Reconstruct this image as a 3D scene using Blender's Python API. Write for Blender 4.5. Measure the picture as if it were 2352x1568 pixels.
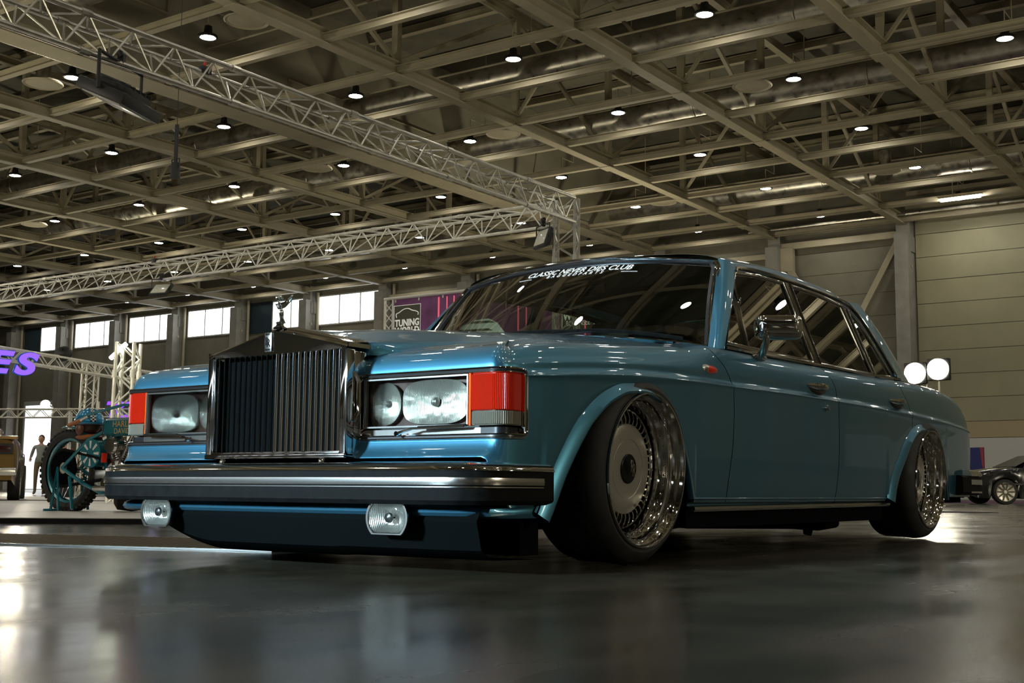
import bpy, bmesh, math, random
import numpy as np
from mathutils import Vector, Matrix
for o in list(bpy.data.objects): bpy.data.objects.remove(o)
S = bpy.context.scene
C = S.collection
random.seed(7)
PI = math.pi
TH = math.radians(.92)          # the hall is turned this much against the car

# ------------------------------------------------------------------ camera, world, exposure
def R_cam(yaw, pitch, roll):
    cy, sy, cp, sp = math.cos(yaw), math.sin(yaw), math.cos(pitch), math.sin(pitch)
    f = Vector((cp*cy, cp*sy, sp)); r = Vector((sy, -cy, 0)); u = r.cross(f)
    cr, sr = math.cos(roll), math.sin(roll)
    r2 = r*cr + u*sr; u2 = u*cr - r*sr
    return r2, u2, f
cam_d = bpy.data.cameras.new('camera'); cam = bpy.data.objects.new('camera', cam_d); C.objects.link(cam)
r_, u_, f_ = R_cam(math.radians(35.687), math.radians(6.903), math.radians(.475))
cam.matrix_world = Matrix(((r_.x, u_.x, -f_.x, -3.755), (r_.y, u_.y, -f_.y, -3.048), (r_.z, u_.z, -f_.z, .255), (0, 0, 0, 1)))
cam_d.sensor_width = 36; cam_d.lens = 36*2816.6/2352; cam_d.clip_start = .05; cam_d.clip_end = 400
S.camera = cam
S.view_settings.view_transform = 'Standard'; S.view_settings.look = 'None'
S.view_settings.gamma = 1; S.view_settings.use_curve_mapping = False
S.view_settings.exposure = EXPOSURE = 0.0
w = bpy.data.worlds.new('world'); S.world = w; w.use_nodes = True
w.node_tree.nodes['Background'].inputs[0].default_value = (1, .90, .72, 1)
w.node_tree.nodes['Background'].inputs[1].default_value = .10
S.cycles.sample_clamp_indirect = 6
S.cycles.max_bounces = 10; S.cycles.transparent_max_bounces = 16

def area(name, loc, target, sx, sy, power, col):
    l = bpy.data.lights.new(name, 'AREA'); l.shape = 'RECTANGLE'; l.size = sx; l.size_y = sy; l.energy = power; l.color = col
    o = bpy.data.objects.new(name, l); C.objects.link(o); o.location = loc
    o.rotation_euler = (Vector(target)-Vector(loc)).to_track_quat('-Z', 'Y').to_euler(); return o

# added fill lamps, pointed upwards, brighten the roof steel, a show floodlight stands in front of the car
WARM = (1, .92, .68)
for p_, q_, e_ in (((-9, 12, 4.), (6, 20, 14), 608), ((2, -13, 4.), (12, 0, 14), 608), ((22, -10, 4.), (30, 4, 14), 544), ((30, 50, 4.), (34, 40, 14), 544), ((8, 32, 4.), (16, 26, 14), 544), ((36, 20, 4), (36, 22, 14), 544)):
    area('roof_fill', p_, q_, 1.2, .8, e_, WARM)
area('show_floodlight', (-8.6, 2.6, 2.3), (-.6, -.2, .55), 1.0, .7, 70, (.60, .84, 1.)).data.spread = math.radians(32)
# ------------------------------------------------------------------ helpers
def H(x, y, z=0.):                                   # hall coordinates -> world
    return (x*math.cos(TH)-y*math.sin(TH), x*math.sin(TH)+y*math.cos(TH), z)
def mat(name, col, rough=.5, metal=0., **k):
    m = bpy.data.materials.new(name); m.use_nodes = True
    b = m.node_tree.nodes['Principled BSDF']
    b.inputs['Base Color'].default_value = (*col, 1); b.inputs['Roughness'].default_value = rough; b.inputs['Metallic'].default_value = metal
    for a, v in k.items():
        n = {'coat': 'Coat Weight', 'coat_rough': 'Coat Roughness', 'trans': 'Transmission Weight', 'ior': 'IOR', 'emit': 'Emission Strength', 'ecol': 'Emission Color', 'alpha': 'Alpha', 'spec': 'Specular IOR Level', 'aniso': 'Anisotropic', 'sheen': 'Sheen Weight'}[a]
        b.inputs[n].default_value = (*v, 1) if a == 'ecol' else v
    return m
def noisy(m, scale, lo, hi, rlo=None, rhi=None, bump=0., detail=5, stretch=None, coord='Object'):
    nt = m.node_tree; b = nt.nodes['Principled BSDF']
    tc = nt.nodes.new('ShaderNodeTexCoord'); n = nt.nodes.new('ShaderNodeTexNoise'); n.inputs['Scale'].default_value = scale; n.inputs['Detail'].default_value = detail
    if stretch:
        mp = nt.nodes.new('ShaderNodeMapping'); mp.inputs['Scale'].default_value = stretch
        nt.links.new(tc.outputs[coord], mp.inputs[0]); nt.links.new(mp.outputs[0], n.inputs['Vector'])
    else: nt.links.new(tc.outputs[coord], n.inputs['Vector'])
    cr = nt.nodes.new('ShaderNodeValToRGB'); cr.color_ramp.elements[0].position = .3; cr.color_ramp.elements[1].position = .7
    cr.color_ramp.elements[0].color = (*lo, 1); cr.color_ramp.elements[1].color = (*hi, 1)
    nt.links.new(n.outputs['Fac'], cr.inputs[0]); nt.links.new(cr.outputs[0], b.inputs['Base Color'])
    if rlo is not None:
        mr = nt.nodes.new('ShaderNodeMapRange'); mr.inputs['From Min'].default_value = .3; mr.inputs['From Max'].default_value = .7
        mr.inputs['To Min'].default_value = rlo; mr.inputs['To Max'].default_value = rhi
        nt.links.new(n.outputs['Fac'], mr.inputs[0]); nt.links.new(mr.outputs[0], b.inputs['Roughness'])
    if bump:
        bp = nt.nodes.new('ShaderNodeBump'); bp.inputs['Strength'].default_value = bump; bp.inputs['Distance'].default_value = .01
        nt.links.new(n.outputs['Fac'], bp.inputs['Height']); nt.links.new(bp.outputs[0], b.inputs['Normal'])
    return m
def glow(name, col, strength):
    return mat(name, (0, 0, 0), .5, emit=strength, ecol=col)
def glass(name, tint, rough=0., refl=1.):
    m = bpy.data.materials.new(name); m.use_nodes = True; nt = m.node_tree; nt.nodes.clear()
    o = nt.nodes.new('ShaderNodeOutputMaterial'); mx = nt.nodes.new('ShaderNodeMixShader'); t = nt.nodes.new('ShaderNodeBsdfTransparent')
    g = nt.nodes.new('ShaderNodeBsdfGlossy'); fr = nt.nodes.new('ShaderNodeFresnel'); fr.inputs['IOR'].default_value = 1.5
    mu = nt.nodes.new('ShaderNodeMath'); mu.operation = 'MULTIPLY'; mu.inputs[1].default_value = refl; mu.use_clamp = True
    t.inputs[0].default_value = (*tint, 1); g.inputs['Roughness'].default_value = rough
    nt.links.new(fr.outputs[0], mu.inputs[0]); nt.links.new(mu.outputs[0], mx.inputs[0]); nt.links.new(t.outputs[0], mx.inputs[1]); nt.links.new(g.outputs[0], mx.inputs[2]); nt.links.new(mx.outputs[0], o.inputs[0])
    return m

class MB:
    def __init__(s): s.v = []; s.f = []
    def add(s, vs, fs):
        n = len(s.v); s.v += [tuple(map(float, p)) for p in vs]; s.f += [tuple(i+n for i in q) for q in fs]; return s
    def box(s, c, d, rot=None):
        P = []
        for k in range(8):
            q = Vector(((-.5, .5)[k & 1]*d[0], (-.5, .5)[k >> 1 & 1]*d[1], (-.5, .5)[k >> 2]*d[2]))
            if rot is not None: q = rot @ q
            P.append(q+Vector(c))
        return s.add(P, [(0, 2, 3, 1), (4, 5, 7, 6), (0, 1, 5, 4), (2, 6, 7, 3), (0, 4, 6, 2), (1, 3, 7, 5)])
    def bx(s, x0, x1, y0, y1, z0, z1): return s.box(((x0+x1)/2, (y0+y1)/2, (z0+z1)/2), (abs(x1-x0), abs(y1-y0), abs(z1-z0)))
    def beam(s, p, q, a, b=None, up=(0, 0, 1)):
        p, q = Vector(p), Vector(q); d = q-p; L = d.length
        if L < 1e-6: return s
        d /= L; u = Vector(up)
        if abs(d.dot(u)) > .98: u = Vector((1, 0, 0))
        x = d.cross(u).normalized(); y = x.cross(d)
        M = Matrix((x, d, y)).transposed()
        return s.box((p+q)/2, (a, L, b or a), M)
    def cyl(s, p, q, r, n=12, r2=None, cap=True):
        p, q = Vector(p), Vector(q); d = (q-p).normalized(); r2 = r if r2 is None else r2
        x = d.orthogonal().normalized(); y = d.cross(x)
        vs = [p+(x*math.cos(2*PI*i/n)+y*math.sin(2*PI*i/n))*r for i in range(n)]+[q+(x*math.cos(2*PI*i/n)+y*math.sin(2*PI*i/n))*r2 for i in range(n)]
        fs = [(i, (i+1) % n, n+(i+1) % n, n+i) for i in range(n)]
        if cap: fs += [tuple(range(n))[::-1], tuple(range(n, 2*n))]
        return s.add(vs, fs)
    def tube(s, P, r, n=8, closed=False, radii=None):
        P = [Vector(p) for p in P]; m = len(P); rings = []; x = None
        for i in range(m):
            a = P[i-1] if (i > 0 or closed) else P[i]; b = P[(i+1) % m] if (i < m-1 or closed) else P[i]
            d = (b-a).normalized()
            if x is None: x = d.orthogonal().normalized()
            else: x = (x-d*x.dot(d)).normalized()
            y = d.cross(x); rr = radii[i] if radii else r
            rings.append([P[i]+(x*math.cos(2*PI*k/n)+y*math.sin(2*PI*k/n))*rr for k in range(n)])
        return s.rings(rings, closed)
    def rings(s, R, closed=False, cap=True, loop=True):
        n = len(R[0]); m = len(R); fs = []
        for i in range(m if closed else m-1):
            j = (i+1) % m
            for k in range(n if loop else n-1): fs.append((i*n+k, i*n+(k+1) % n, j*n+(k+1) % n, j*n+k))
        if cap and not closed and loop: fs += [tuple(range(n))[::-1], tuple(range((m-1)*n, m*n))]
        return s.add([p for r in R for p in r], fs)
    def grid(s, G, skip=None):
        m, n = len(G), len(G[0]); fs = []
        for i in range(m-1):
            for k in range(n-1):
                if skip:
                    c = sum((Vector(G[a][b]) for a, b in ((i, k), (i+1, k), (i+1, k+1), (i, k+1))), Vector())/4
                    if skip(c): continue
                fs.append((i*n+k, i*n+k+1, (i+1)*n+k+1, (i+1)*n+k))
        return s.add([p for r in G for p in r], fs)
    def lathe(s, prof, c, axis, n=32, a0=0., a1=2*PI):      # prof: (radius, height along axis)
        ax = Vector(axis).normalized(); x = ax.orthogonal().normalized() if abs(ax.z) > .99 or abs(ax.z) < .01 and False else ax.cross(Vector((0, 0, 1))).normalized() if abs(ax.z) < .99 else Vector((1, 0, 0))
        y = ax.cross(x); c = Vector(c); full = abs(a1-a0-2*PI) < 1e-6; m = n if full else n+1
        R = [[c+ax*h+(x*math.cos(a0+(a1-a0)*k/n)+y*math.sin(a0+(a1-a0)*k/n))*r for r, h in prof] for k in range(m)]
        return s.rings(R, closed=full, cap=False, loop=False)
    def prism(s, poly, d):                                   # poly: 3D points, extruded by d
        n = len(poly); d = Vector(d); P = [Vector(p) for p in poly]
        return s.add(P+[p+d for p in P], [tuple(range(n))[::-1], tuple(range(n, 2*n))]+[(i, (i+1) % n, n+(i+1) % n, n+i) for i in range(n)])
    def sweep(s, P, prof, up, closed=False, cap=True):       # prof: (a along side, b along up)
        P = [Vector(p) for p in P]; m = len(P); R = []
        for i in range(m):
            a = P[i-1] if (i > 0 or closed) else P[i]; b = P[(i+1) % m] if (i < m-1 or closed) else P[i]
            d = (b-a).normalized(); U = Vector(up(i) if callable(up) else up); sd = d.cross(U).normalized(); U = sd.cross(d)
            f = 1.
            if (0 < i < m-1 or closed):
                d1 = (P[i]-P[i-1]).normalized(); f = 1/max(.5, abs(d1.dot(d)))
            R.append([P[i]+sd*(q[0]*f)+U*q[1] for q in prof])
        return s.rings(R, closed, cap)
    def ball(s, c, r, n=12, m=8):
        c = Vector(c); r = Vector(r) if hasattr(r, '__len__') else Vector((r, r, r))
        R = [[c+Vector((r.x*math.sin(PI*i/m)*math.cos(2*PI*k/n), r.y*math.sin(PI*i/m)*math.sin(2*PI*k/n), r.z*math.cos(PI*i/m))) for k in range(n)] for i in range(1, m)]
        b = len(s.v); s.rings(R, cap=False); t = len(s.v)
        s.v += [tuple(c+Vector((0, 0, r.z))), tuple(c-Vector((0, 0, r.z)))]
        for k in range(n): s.f.append((b+(k+1) % n, b+k, t)); s.f.append((b+(m-2)*n+k, b+(m-2)*n+(k+1) % n, t+1))
        return s
def obj(name, mb, m, parent=None, smooth=True, ang=35, label=None, cat=None, group=None, kind=None, bevel=0, mats=None, rot=None):
    me = bpy.data.meshes.new(name); me.from_pydata(mb.v, [], mb.f); me.update()
    me.materials.append(m)
    bm = bmesh.new(); bm.from_mesh(me); bmesh.ops.remove_doubles(bm, verts=bm.verts, dist=1e-5); bmesh.ops.recalc_face_normals(bm, faces=bm.faces)
    if bevel: bmesh.ops.bevel(bm, geom=[e for e in bm.edges if len(e.link_faces) == 2 and e.calc_face_angle(0) > .6], offset=bevel, segments=2, affect='EDGES', profile=.5)
    bm.to_mesh(me); bm.free()
    if smooth:
        me.polygons.foreach_set('use_smooth', [True]*len(me.polygons)); me.set_sharp_from_angle(angle=math.radians(ang))
    o = bpy.data.objects.new(name, me); C.objects.link(o)
    if parent: o.parent = parent
    if rot is not None: o.rotation_euler = (0, 0, rot)
    tag(o, label, cat, group, kind); return o
def tag(o, label=None, cat=None, group=None, kind=None):
    for k, v in (('label', label), ('category', cat), ('group', group), ('kind', kind)):
        if v: o[k] = v
    return o
def empty(name, loc=(0, 0, 0), rz=0., label=None, cat=None, group=None, kind=None, parent=None):
    o = bpy.data.objects.new(name, None); C.objects.link(o); o.location = loc; o.rotation_euler = (0, 0, rz); o.empty_display_size = .2
    if parent: o.parent = parent
    return tag(o, label, cat, group, kind)
def dup(o, parent=None, loc=None, name=None):
    c = o.copy(); C.objects.link(c); c.parent = parent
    if loc is not None: c.location = loc
    for ch in list(o.children): dup(ch, c)
    return c
def text(name, s, size, m, parent, mtx, depth=.002, font_scale=1., align='CENTER', shear=0., spacing=1., bold=0., label=None, **k):
    cu = bpy.data.curves.new(name, 'FONT'); cu.body = s; cu.size = size; cu.extrude = depth; cu.align_x = align; cu.align_y = 'CENTER'; cu.shear = shear; cu.space_character = spacing; cu.offset = bold
    t = bpy.data.objects.new(name, cu); C.objects.link(t)
    dg = bpy.context.evaluated_depsgraph_get(); me = bpy.data.meshes.new_from_object(t.evaluated_get(dg)); bpy.data.objects.remove(t)
    me.materials.clear(); me.materials.append(m)
    if font_scale != 1: me.transform(Matrix.Diagonal((font_scale, 1, 1, 1)))
    me.transform(mtx)
    o = bpy.data.objects.new(name, me); C.objects.link(o)
    if parent: o.parent = parent
    tag(o, label, **k); return o
def frame(origin, right, up):
    r = Vector(right).normalized(); u = Vector(up).normalized(); n = r.cross(u)
    return Matrix(((r.x, u.x, n.x, origin[0]), (r.y, u.y, n.y, origin[1]), (r.z, u.z, n.z, origin[2]), (0, 0, 0, 1)))
def cr(P, n, closed=False):                                   # Catmull-Rom through points
    P = [np.array(p, float) for p in P]; out = []; m = len(P)
    for i in range(m if closed else m-1):
        if closed: a, b, c, d = P[i-1], P[i], P[(i+1) % m], P[(i+2) % m]
        else: b, c = P[i], P[i+1]; a = P[i-1] if i else 2*b-c; d = P[i+2] if i+2 < m else 2*c-b
        for k in range(n):
            t = k/n; out.append(.5*((2*b)+(c-a)*t+(2*a-5*b+4*c-d)*t*t+(3*b-3*c+d-a)*t**3))
    if not closed: out.append(P[-1])
    return out
def pc(T):                                                   # monotone cubic through a table
    X = np.array([t[0] for t in T], float); Y = np.array([t[1] for t in T], float); h = np.diff(X); d = np.diff(Y)/h
    m = np.zeros(len(X)); m[0] = d[0]; m[-1] = d[-1]
    for i in range(1, len(X)-1): m[i] = 0 if d[i-1]*d[i] <= 0 else 3*(h[i-1]+h[i])/((2*h[i]+h[i-1])/d[i-1]+(h[i]+2*h[i-1])/d[i])
    def f(x):
        if x <= X[0]: return float(Y[0])
        if x >= X[-1]: return float(Y[-1])
        i = int(np.searchsorted(X, x)-1); t = (x-X[i])/h[i]
        return float((1+2*t)*(1-t)**2*Y[i]+t*(1-t)**2*h[i]*m[i]+t*t*(3-2*t)*Y[i+1]+t*t*(t-1)*h[i]*m[i+1])
    return f
def sst(t): t = min(1, max(0, t)); return t*t*(3-2*t)

# ------------------------------------------------------------------ materials
M = {}
M['paint'] = mat('metallic_blue_paint', (.055, .205, .31), .36, .8, coat=1., coat_rough=.03)
M['paint'].node_tree.nodes['Principled BSDF'].inputs['Coat IOR'].default_value = 1.6
M['chrome'] = mat('chrome', (.78, .77, .75), .06, 1.)
M['chrome_soft'] = mat('brushed_bright_metal', (.62, .6, .56), .22, 1.)
M['rubber'] = noisy(mat('black_rubber', (.012, .012, .012), .6, spec=.06), 30, (.005, .005, .005), (.010, .010, .009), .6, .75)
M['trim_black'] = mat('black_trim', (.01, .01, .011), .3)
M['tyre'] = noisy(mat('tyre_rubber', (.014, .013, .012), .7), 20, (.010, .010, .010), (.022, .02, .018), .6, .8)
M['silver'] = mat('silver_wheel_paint', (.50, .47, .41), .38, .85, coat=.5)
M['under'] = mat('black_underside', (.004, .005, .005), .9, spec=.0)
M['glass'] = glass('tinted_car_glass', (.66, .74, .66), 0., .9)
M['screen_glass'] = glass('windscreen_glass', (.66, .72, .64), 0., 4.)
M['lamp_glass'] = glass('clear_lamp_glass', (.92, .93, .9), .02, .9)
M['red_lens'] = mat('red_orange_lens', (.50, .016, .004), .2, 0., coat=.6, emit=.05, ecol=(1, .05, .01))
M['amber_lens'] = mat('amber_lens', (.75, .10, .01), .15, 0., coat=1.)
M['clear_lens'] = mat('ribbed_clear_lens', (.30, .28, .22), .12, .4, coat=1.)
M['reflector'] = mat('mirror_reflector', (.9, .9, .88), .12, 1.)
M['maroon'] = mat('maroon_lamp_backing', (.07, .022, .02), .4)
M['leather'] = mat('dark_leather', (.03, .028, .024), .5)
M['leather_pale'] = mat('pale_leather', (.16, .17, .13), .5)
M['badge_black'] = mat('black_enamel', (.004, .004, .005), .25, 0., spec=.25)
M['white_print'] = mat('white_print', (.8, .8, .78), .5, emit=.25, ecol=(1, 1, 1))
M['steel_beam'] = noisy(mat('painted_steel', (.33, .29, .20), .6), 1.2, (.34, .30, .205), (.42, .37, .26))
M['duct'] = noisy(mat('duct_metal', (.5, .47, .4), .3, .9), 4, (.35, .33, .28), (.6, .56, .48), .25, .45, .3)
M['alu'] = noisy(mat('truss_aluminium', (.5, .48, .42), .33, .9), 9, (.40, .38, .33), (.54, .52, .46), .28, .42)
M['alu_lit'] = noisy(mat('lit_truss_aluminium', (.8, .78, .7), .4, .6), 9, (.7, .68, .6), (.88, .86, .78), .35, .5)  # paler copy of the truss metal, light on lit trusses put into the colour
M['roof'] = noisy(mat('roof_deck', (.14, .13, .09), .8), 2, (.10, .094, .066), (.14, .13, .09))
M['white_floor'] = mat('white_stand_floor', (.78, .74, .68), .35)
M['grate'] = mat('rusty_grate', (.16, .11, .06), .5, .6)
M['black'] = mat('matt_black', (.012, .012, .012), .5)
M['lamp_on'] = glow('lamp_light', (1, .96, .84), 110.)
M['white'] = mat('white_surface', (.72, .70, .66), .5)
# ------------------------------------------------------------------ hall shell
fl = mat('polished_concrete', (.06, .055, .045), .2, spec=.3)
nt = fl.node_tree; b = nt.nodes['Principled BSDF']
tc = nt.nodes.new('ShaderNodeTexCoord')
def noise_(sc, det, st):
    mp = nt.nodes.new('ShaderNodeMapping'); mp.inputs['Scale'].default_value = st; nt.links.new(tc.outputs['Object'], mp.inputs[0])
    n = nt.nodes.new('ShaderNodeTexNoise'); n.inputs['Scale'].default_value = sc; n.inputs['Detail'].default_value = det; nt.links.new(mp.outputs[0], n.inputs['Vector']); return n
n1 = noise_(1.3, 6, (1, 1, 1)); n2 = noise_(2.2, 6, (.6, 1.3, 1)); n3 = noise_(5, 8, (1, 1, 1))
ra = nt.nodes.new('ShaderNodeValToRGB'); ra.color_ramp.elements[0].color = (.026, .023, .015, 1); ra.color_ramp.elements[1].color = (.070, .061, .042, 1)
ra.color_ramp.elements[0].position = .3; ra.color_ramp.elements[1].position = .72
mi = nt.nodes.new('ShaderNodeMath'); mi.operation = 'ADD'; mi2 = nt.nodes.new('ShaderNodeMath'); mi2.operation = 'MULTIPLY'; mi2.inputs[1].default_value = .5
nt.links.new(n1.outputs['Fac'], mi.inputs[0]); nt.links.new(n3.outputs['Fac'], mi.inputs[1]); nt.links.new(mi.outputs[0], mi2.inputs[0]); nt.links.new(mi2.outputs[0], ra.inputs[0]); nt.links.new(ra.outputs[0], b.inputs['Base Color'])
mr = nt.nodes.new('ShaderNodeMapRange'); mr.inputs['From Min'].default_value = .3; mr.inputs['From Max'].default_value = .7; mr.inputs['To Min'].default_value = .13; mr.inputs['To Max'].default_value = .30
nt.links.new(n2.outputs['Fac'], mr.inputs[0]); nt.links.new(mr.outputs[0], b.inputs['Roughness'])
bp = nt.nodes.new('ShaderNodeBump'); bp.inputs['Strength'].default_value = .05; bp.inputs['Distance'].default_value = .003; nt.links.new(n3.outputs['Fac'], bp.inputs['Height']); nt.links.new(bp.outputs[0], b.inputs['Normal'])
M['floor'] = fl
M['bulkhead'] = noisy(mat('grey_bulkhead', (.15, .14, .105), .6), .5, (.26, .24, .175), (.32, .295, .22), detail=3)
X0, X1, Y0, Y1, ZR = -34., 50., -20., 82., 16.4
obj('floor', MB().bx(X0, X1+1, Y0, Y1, -.2, 0), M['floor'], smooth=False, kind='structure', rot=TH)
ceiling = obj('ceiling', MB().bx(X0, X1+1, Y0, Y1, ZR, ZR+.3), M['roof'], smooth=False, kind='structure', rot=TH)

def link_copy(o, parent, loc, rz=None):
    c = o.copy(); C.objects.link(c); c.parent = parent; c.location = loc
    return c
# main girders run along X, cross beams along Y
AY = [7.1+6*k for k in range(-4, 13)]
BX = [1.1+3*k for k in range(-11, 17)]
I = [(-.17, -.2), (.17, -.2), (.17, -.16), (.03, -.15), (.03, .15), (.17, .16), (.17, .2), (-.17, .2), (-.17, .16), (-.03, .15), (-.03, -.15), (-.17, -.16)]
def ibeam(L, sc=1., along='x'):
    m = MB()
    P = [(0, a*sc, b_*sc) if along == 'x' else (a*sc, 0, b_*sc) for a, b_ in I]
    return m.prism(P, (L, 0, 0) if along == 'x' else (0, L, 0))
zA, zU = 12.15, 15.75
proto = None
for y in AY:
    if abs(y-25.1) < .1: continue
    if proto is None:
        g = obj('main_girder', ibeam(X1-X0-.6), M['steel_beam'], ceiling, smooth=False); g.location = (X0, y, zA)
        uc = obj('upper_chord', ibeam(X1-X0-.6, .75), M['steel_beam'], g, smooth=False); uc.location = (0, 0, zU-zA)
        post = obj('post', MB().bx(-.1, .1, -.1, .1, .2, zU-zA), M['steel_beam'], g, smooth=False)
        br = obj('brace', MB().beam((0, 0, .2), (6, 0, zU-zA-.1), .12, .12), M['steel_beam'], g, smooth=False)
        bl = obj('brace', MB().beam((6, 0, .2), (0, 0, zU-zA-.1), .12, .12), M['steel_beam'], g, smooth=False)
        gus = obj('gusset_plate', MB().bx(-.3, .3, -.22, .22, -.225, -.2), M['steel_beam'], g, smooth=False)
        xs = [x for x in BX if x > -10][::2]
        for i, x in enumerate(xs):
            (link_copy(post, g, (x-X0, 0, 0)) if i else setattr(post, 'location', (x-X0, 0, 0)))
            (link_copy(gus, g, (x-X0, 0, 0)) if i else setattr(gus, 'location', (x-X0, 0, 0)))
            if i < len(xs)-1:
                if i % 2: (link_copy(br, g, (x-X0, 0, 0)) if i > 1 else setattr(br, 'location', (x-X0, 0, 0)))
                else: (link_copy(bl, g, (x-X0, 0, 0)) if i else setattr(bl, 'location', (x-X0, 0, 0)))
        proto = g
    else:
        c = dup(proto, ceiling); c.location = (X0, y, zA)
cb = None
for i, x in enumerate(BX):
    if cb is None:
        cb = obj('cross_beam', ibeam(Y1-Y0-.5, .55, 'y'), M['steel_beam'], ceiling, smooth=False); cb.location = (x, Y0, zA-.02)
        pl_ = obj('purlin', ibeam(Y1-Y0-.5, .7, 'y'), M['steel_beam'], ceiling, smooth=False); pl_.location = (x, Y0, ZR-.2)
        hb = obj('brace', MB().beam((0, 0, .1), (0, 3, ZR-zA-.4), .1, .1), M['steel_beam'], cb, smooth=False); hb.location = (0, 7.1-6*4-Y0, 0)
        hc = obj('brace', MB().beam((0, 3, ZR-zA-.4), (0, 6, .1), .1, .1), M['steel_beam'], cb, smooth=False); hc.location = hb.location
        cross0, HB = cb, (hb, hc)
    else:
        c = link_copy(cb, ceiling, (x, Y0, zA-.02)); link_copy(pl_, ceiling, (x, Y0, ZR-.2))
        if i % 4 == 0:
            for y in AY[2:11]:
                if 18 < y < 26: continue
                for q in HB: link_copy(q, c, (0, y-Y0, 0))
bh = obj('bulkhead', MB().bx(X0, X1-.02, 25.42, 25.55, 12.35, ZR).bx(X0, X1-.02, 26.05, 26.18, 12.35, ZR), M['bulkhead'], ceiling, smooth=False)
obj('bulkhead_beam', MB().bx(X0, X1-.02, 25.38, 26.22, 12.0, 12.35), M['steel_beam'], bh, smooth=False)
obj('guide_rail', MB().bx(X0, X1-.02, 26.22, 26.30, 12.02, 12.12).bx(X0, X1-.02, 25.30, 25.38, 12.02, 12.10), M['duct'], bh, smooth=False)
obj('conduit', MB().tube([(14, 25.36, 12.6), (14, 25.36, 14.2), (19, 25.36, 14.2), (19, 25.36, 15.6)], .03, 6).tube([(24, 25.36, 12.5), (24, 25.36, 13.6), (33, 25.36, 13.6)], .025, 6), M['steel_beam'], bh)
# sprinkler pipes and conduit under the deck
for i, x in enumerate([20.6, 26.6, 32.6, 38.6, 44.6]):
    obj('sprinkler_pipe', MB().cyl((x, -5, 13.6), (x, Y1-1, 13.6), .035, 8), M['steel_beam'], ceiling)

# ventilation ducts along Y with diffusers hanging from them
for i, x in enumerate([15.2, 27.2, 33.2, 45.2]):
    d = empty('air_duct', H(x, -6, 13.35), TH, 'long round silver air duct crossing the roof trusses, %s' % ['nearest the car', 'second of four from the car', 'third of four from the car', 'closest to the end wall'][i], 'air duct', 'air ducts under the roof')
    obj('pipe', MB().cyl((0, 0, 0), (0, 84, 0), .5, 24), M['duct'], d)
    for k in range(14):
        y = 3+6*k
        R = MB().lathe([(.5, 0), (.53, .02), (.53, .08), (.5, .1)], (0, y, 0), (0, 1, 0), 24)
        obj('joint_ring', R, M['duct'], d)
DIFF = [(17.4, 20.2), (29.4, 11.4), (29.4, 20.5), (17.5, 29.1), (29.2, 29.0), (29.4, 47.1), (41.2, 11.2), (41.2, 20.6), (29.4, 38.2), (17.4, 38.2), (41.2, 29.), (17.4, 11.2)]
for i, (x, y) in enumerate(DIFF):
    d = empty('air_diffuser', H(x, y, 12.3), TH, 'round ceiling air diffuser hanging below its duct', 'air diffuser', 'air diffusers under the ducts')
    obj('neck', MB().cyl((0, 0, .1), (0, 0, .75), .22, 16), M['duct'], d)
    obj('dish', MB().lathe([(.22, .1), (.55, .05), (.6, 0), (.57, -.03), (.5, 0), (.42, -.02), (.3, 0), (.15, -.04), (0, -.04)], (0, 0, 0), (0, 0, 1), 24), M['steel_beam'], d)

# high bay lamps on a 6 m grid
lamp = empty('high_bay_lamp', (0, 0, 0), TH, 'small round white hall lamp burning between the roof beams', 'ceiling lamp', 'round hall lamps')
obj('housing', MB().lathe([(0, .32), (.1, .32), (.12, .12), (.26, .06), (.27, 0), (.22, -.01), (.2, .03)], (0, 0, 0), (0, 0, 1), 16), M['black'], lamp)
obj('light_disc', MB().cyl((0, 0, -.005), (0, 0, .03), .2, 16), M['lamp_on'], lamp)
obj('hanger', MB().tube([(0, 0, .3), (0, 0, .8), (.9, 0, .8), (.9, 0, 3.4)], .015, 5), M['steel_beam'], lamp)
first = True
for i in range(-6, 5):
    for j in range(-4, 12):
        x, y = 23.94+6*i, 10.31+6*j
        if x < -10 or x > 49: continue
        o = lamp if first else dup(lamp); first = False
        o.location = H(x, y, 12.46)

# fluorescent tube on the end wall
t = empty('strip_light', H(45.9, 9.7, 12.), TH, 'long lit white strip light high beside the end wall', 'strip light')
obj('tube', MB().cyl((0, -.78, 0), (.0, .78, 0), .06, 12), M['lamp_on'], t); obj('tray', MB().bx(-.1, .1, -.85, .85, .06, .14), M['steel_beam'], t)
obj('rod', MB().tube([(0, .3, .1), (0, .3, 3.9)], .02, 6), M['steel_beam'], t)

# ------------------------------------------------------------------ end wall (X = 50)
M['wall_panel'] = noisy(mat('cream_wall_panel', (.42, .39, .30), .6), .8, (.27, .25, .155), (.31, .285, .18))
M['wall_grey'] = noisy(mat('grey_wall', (.24, .23, .19), .7), 1.5, (.17, .16, .115), (.205, .19, .14))
M['wall_tan'] = mat('tan_band', (.36, .29, .17), .6)
M['base_panel'] = mat('pale_base_panel', (.50, .49, .46), .6)
M['column'] = noisy(mat('grey_column', (.26, .25, .22), .7), 2, (.23, .22, .19), (.30, .29, .25))
M['sky_pane'] = glow('daylight_pane', (.93, .97, 1.), 3.)
M['reflection_glow'] = glow('reflection_panel_glow', (1, .88, .66), .22)  # for the unseen panels added to brighten chrome reflections
M['door_pane'] = glow('doorway_daylight', (.95, .97, 1.), 1.5)
M['mullion'] = mat('pale_window_frame', (.5, .5, .47), .5)
wall = obj('wall_east', MB().bx(X1, X1+.3, Y0, Y1, 0, ZR), M['wall_grey'], smooth=False, kind='structure', rot=TH)
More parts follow.
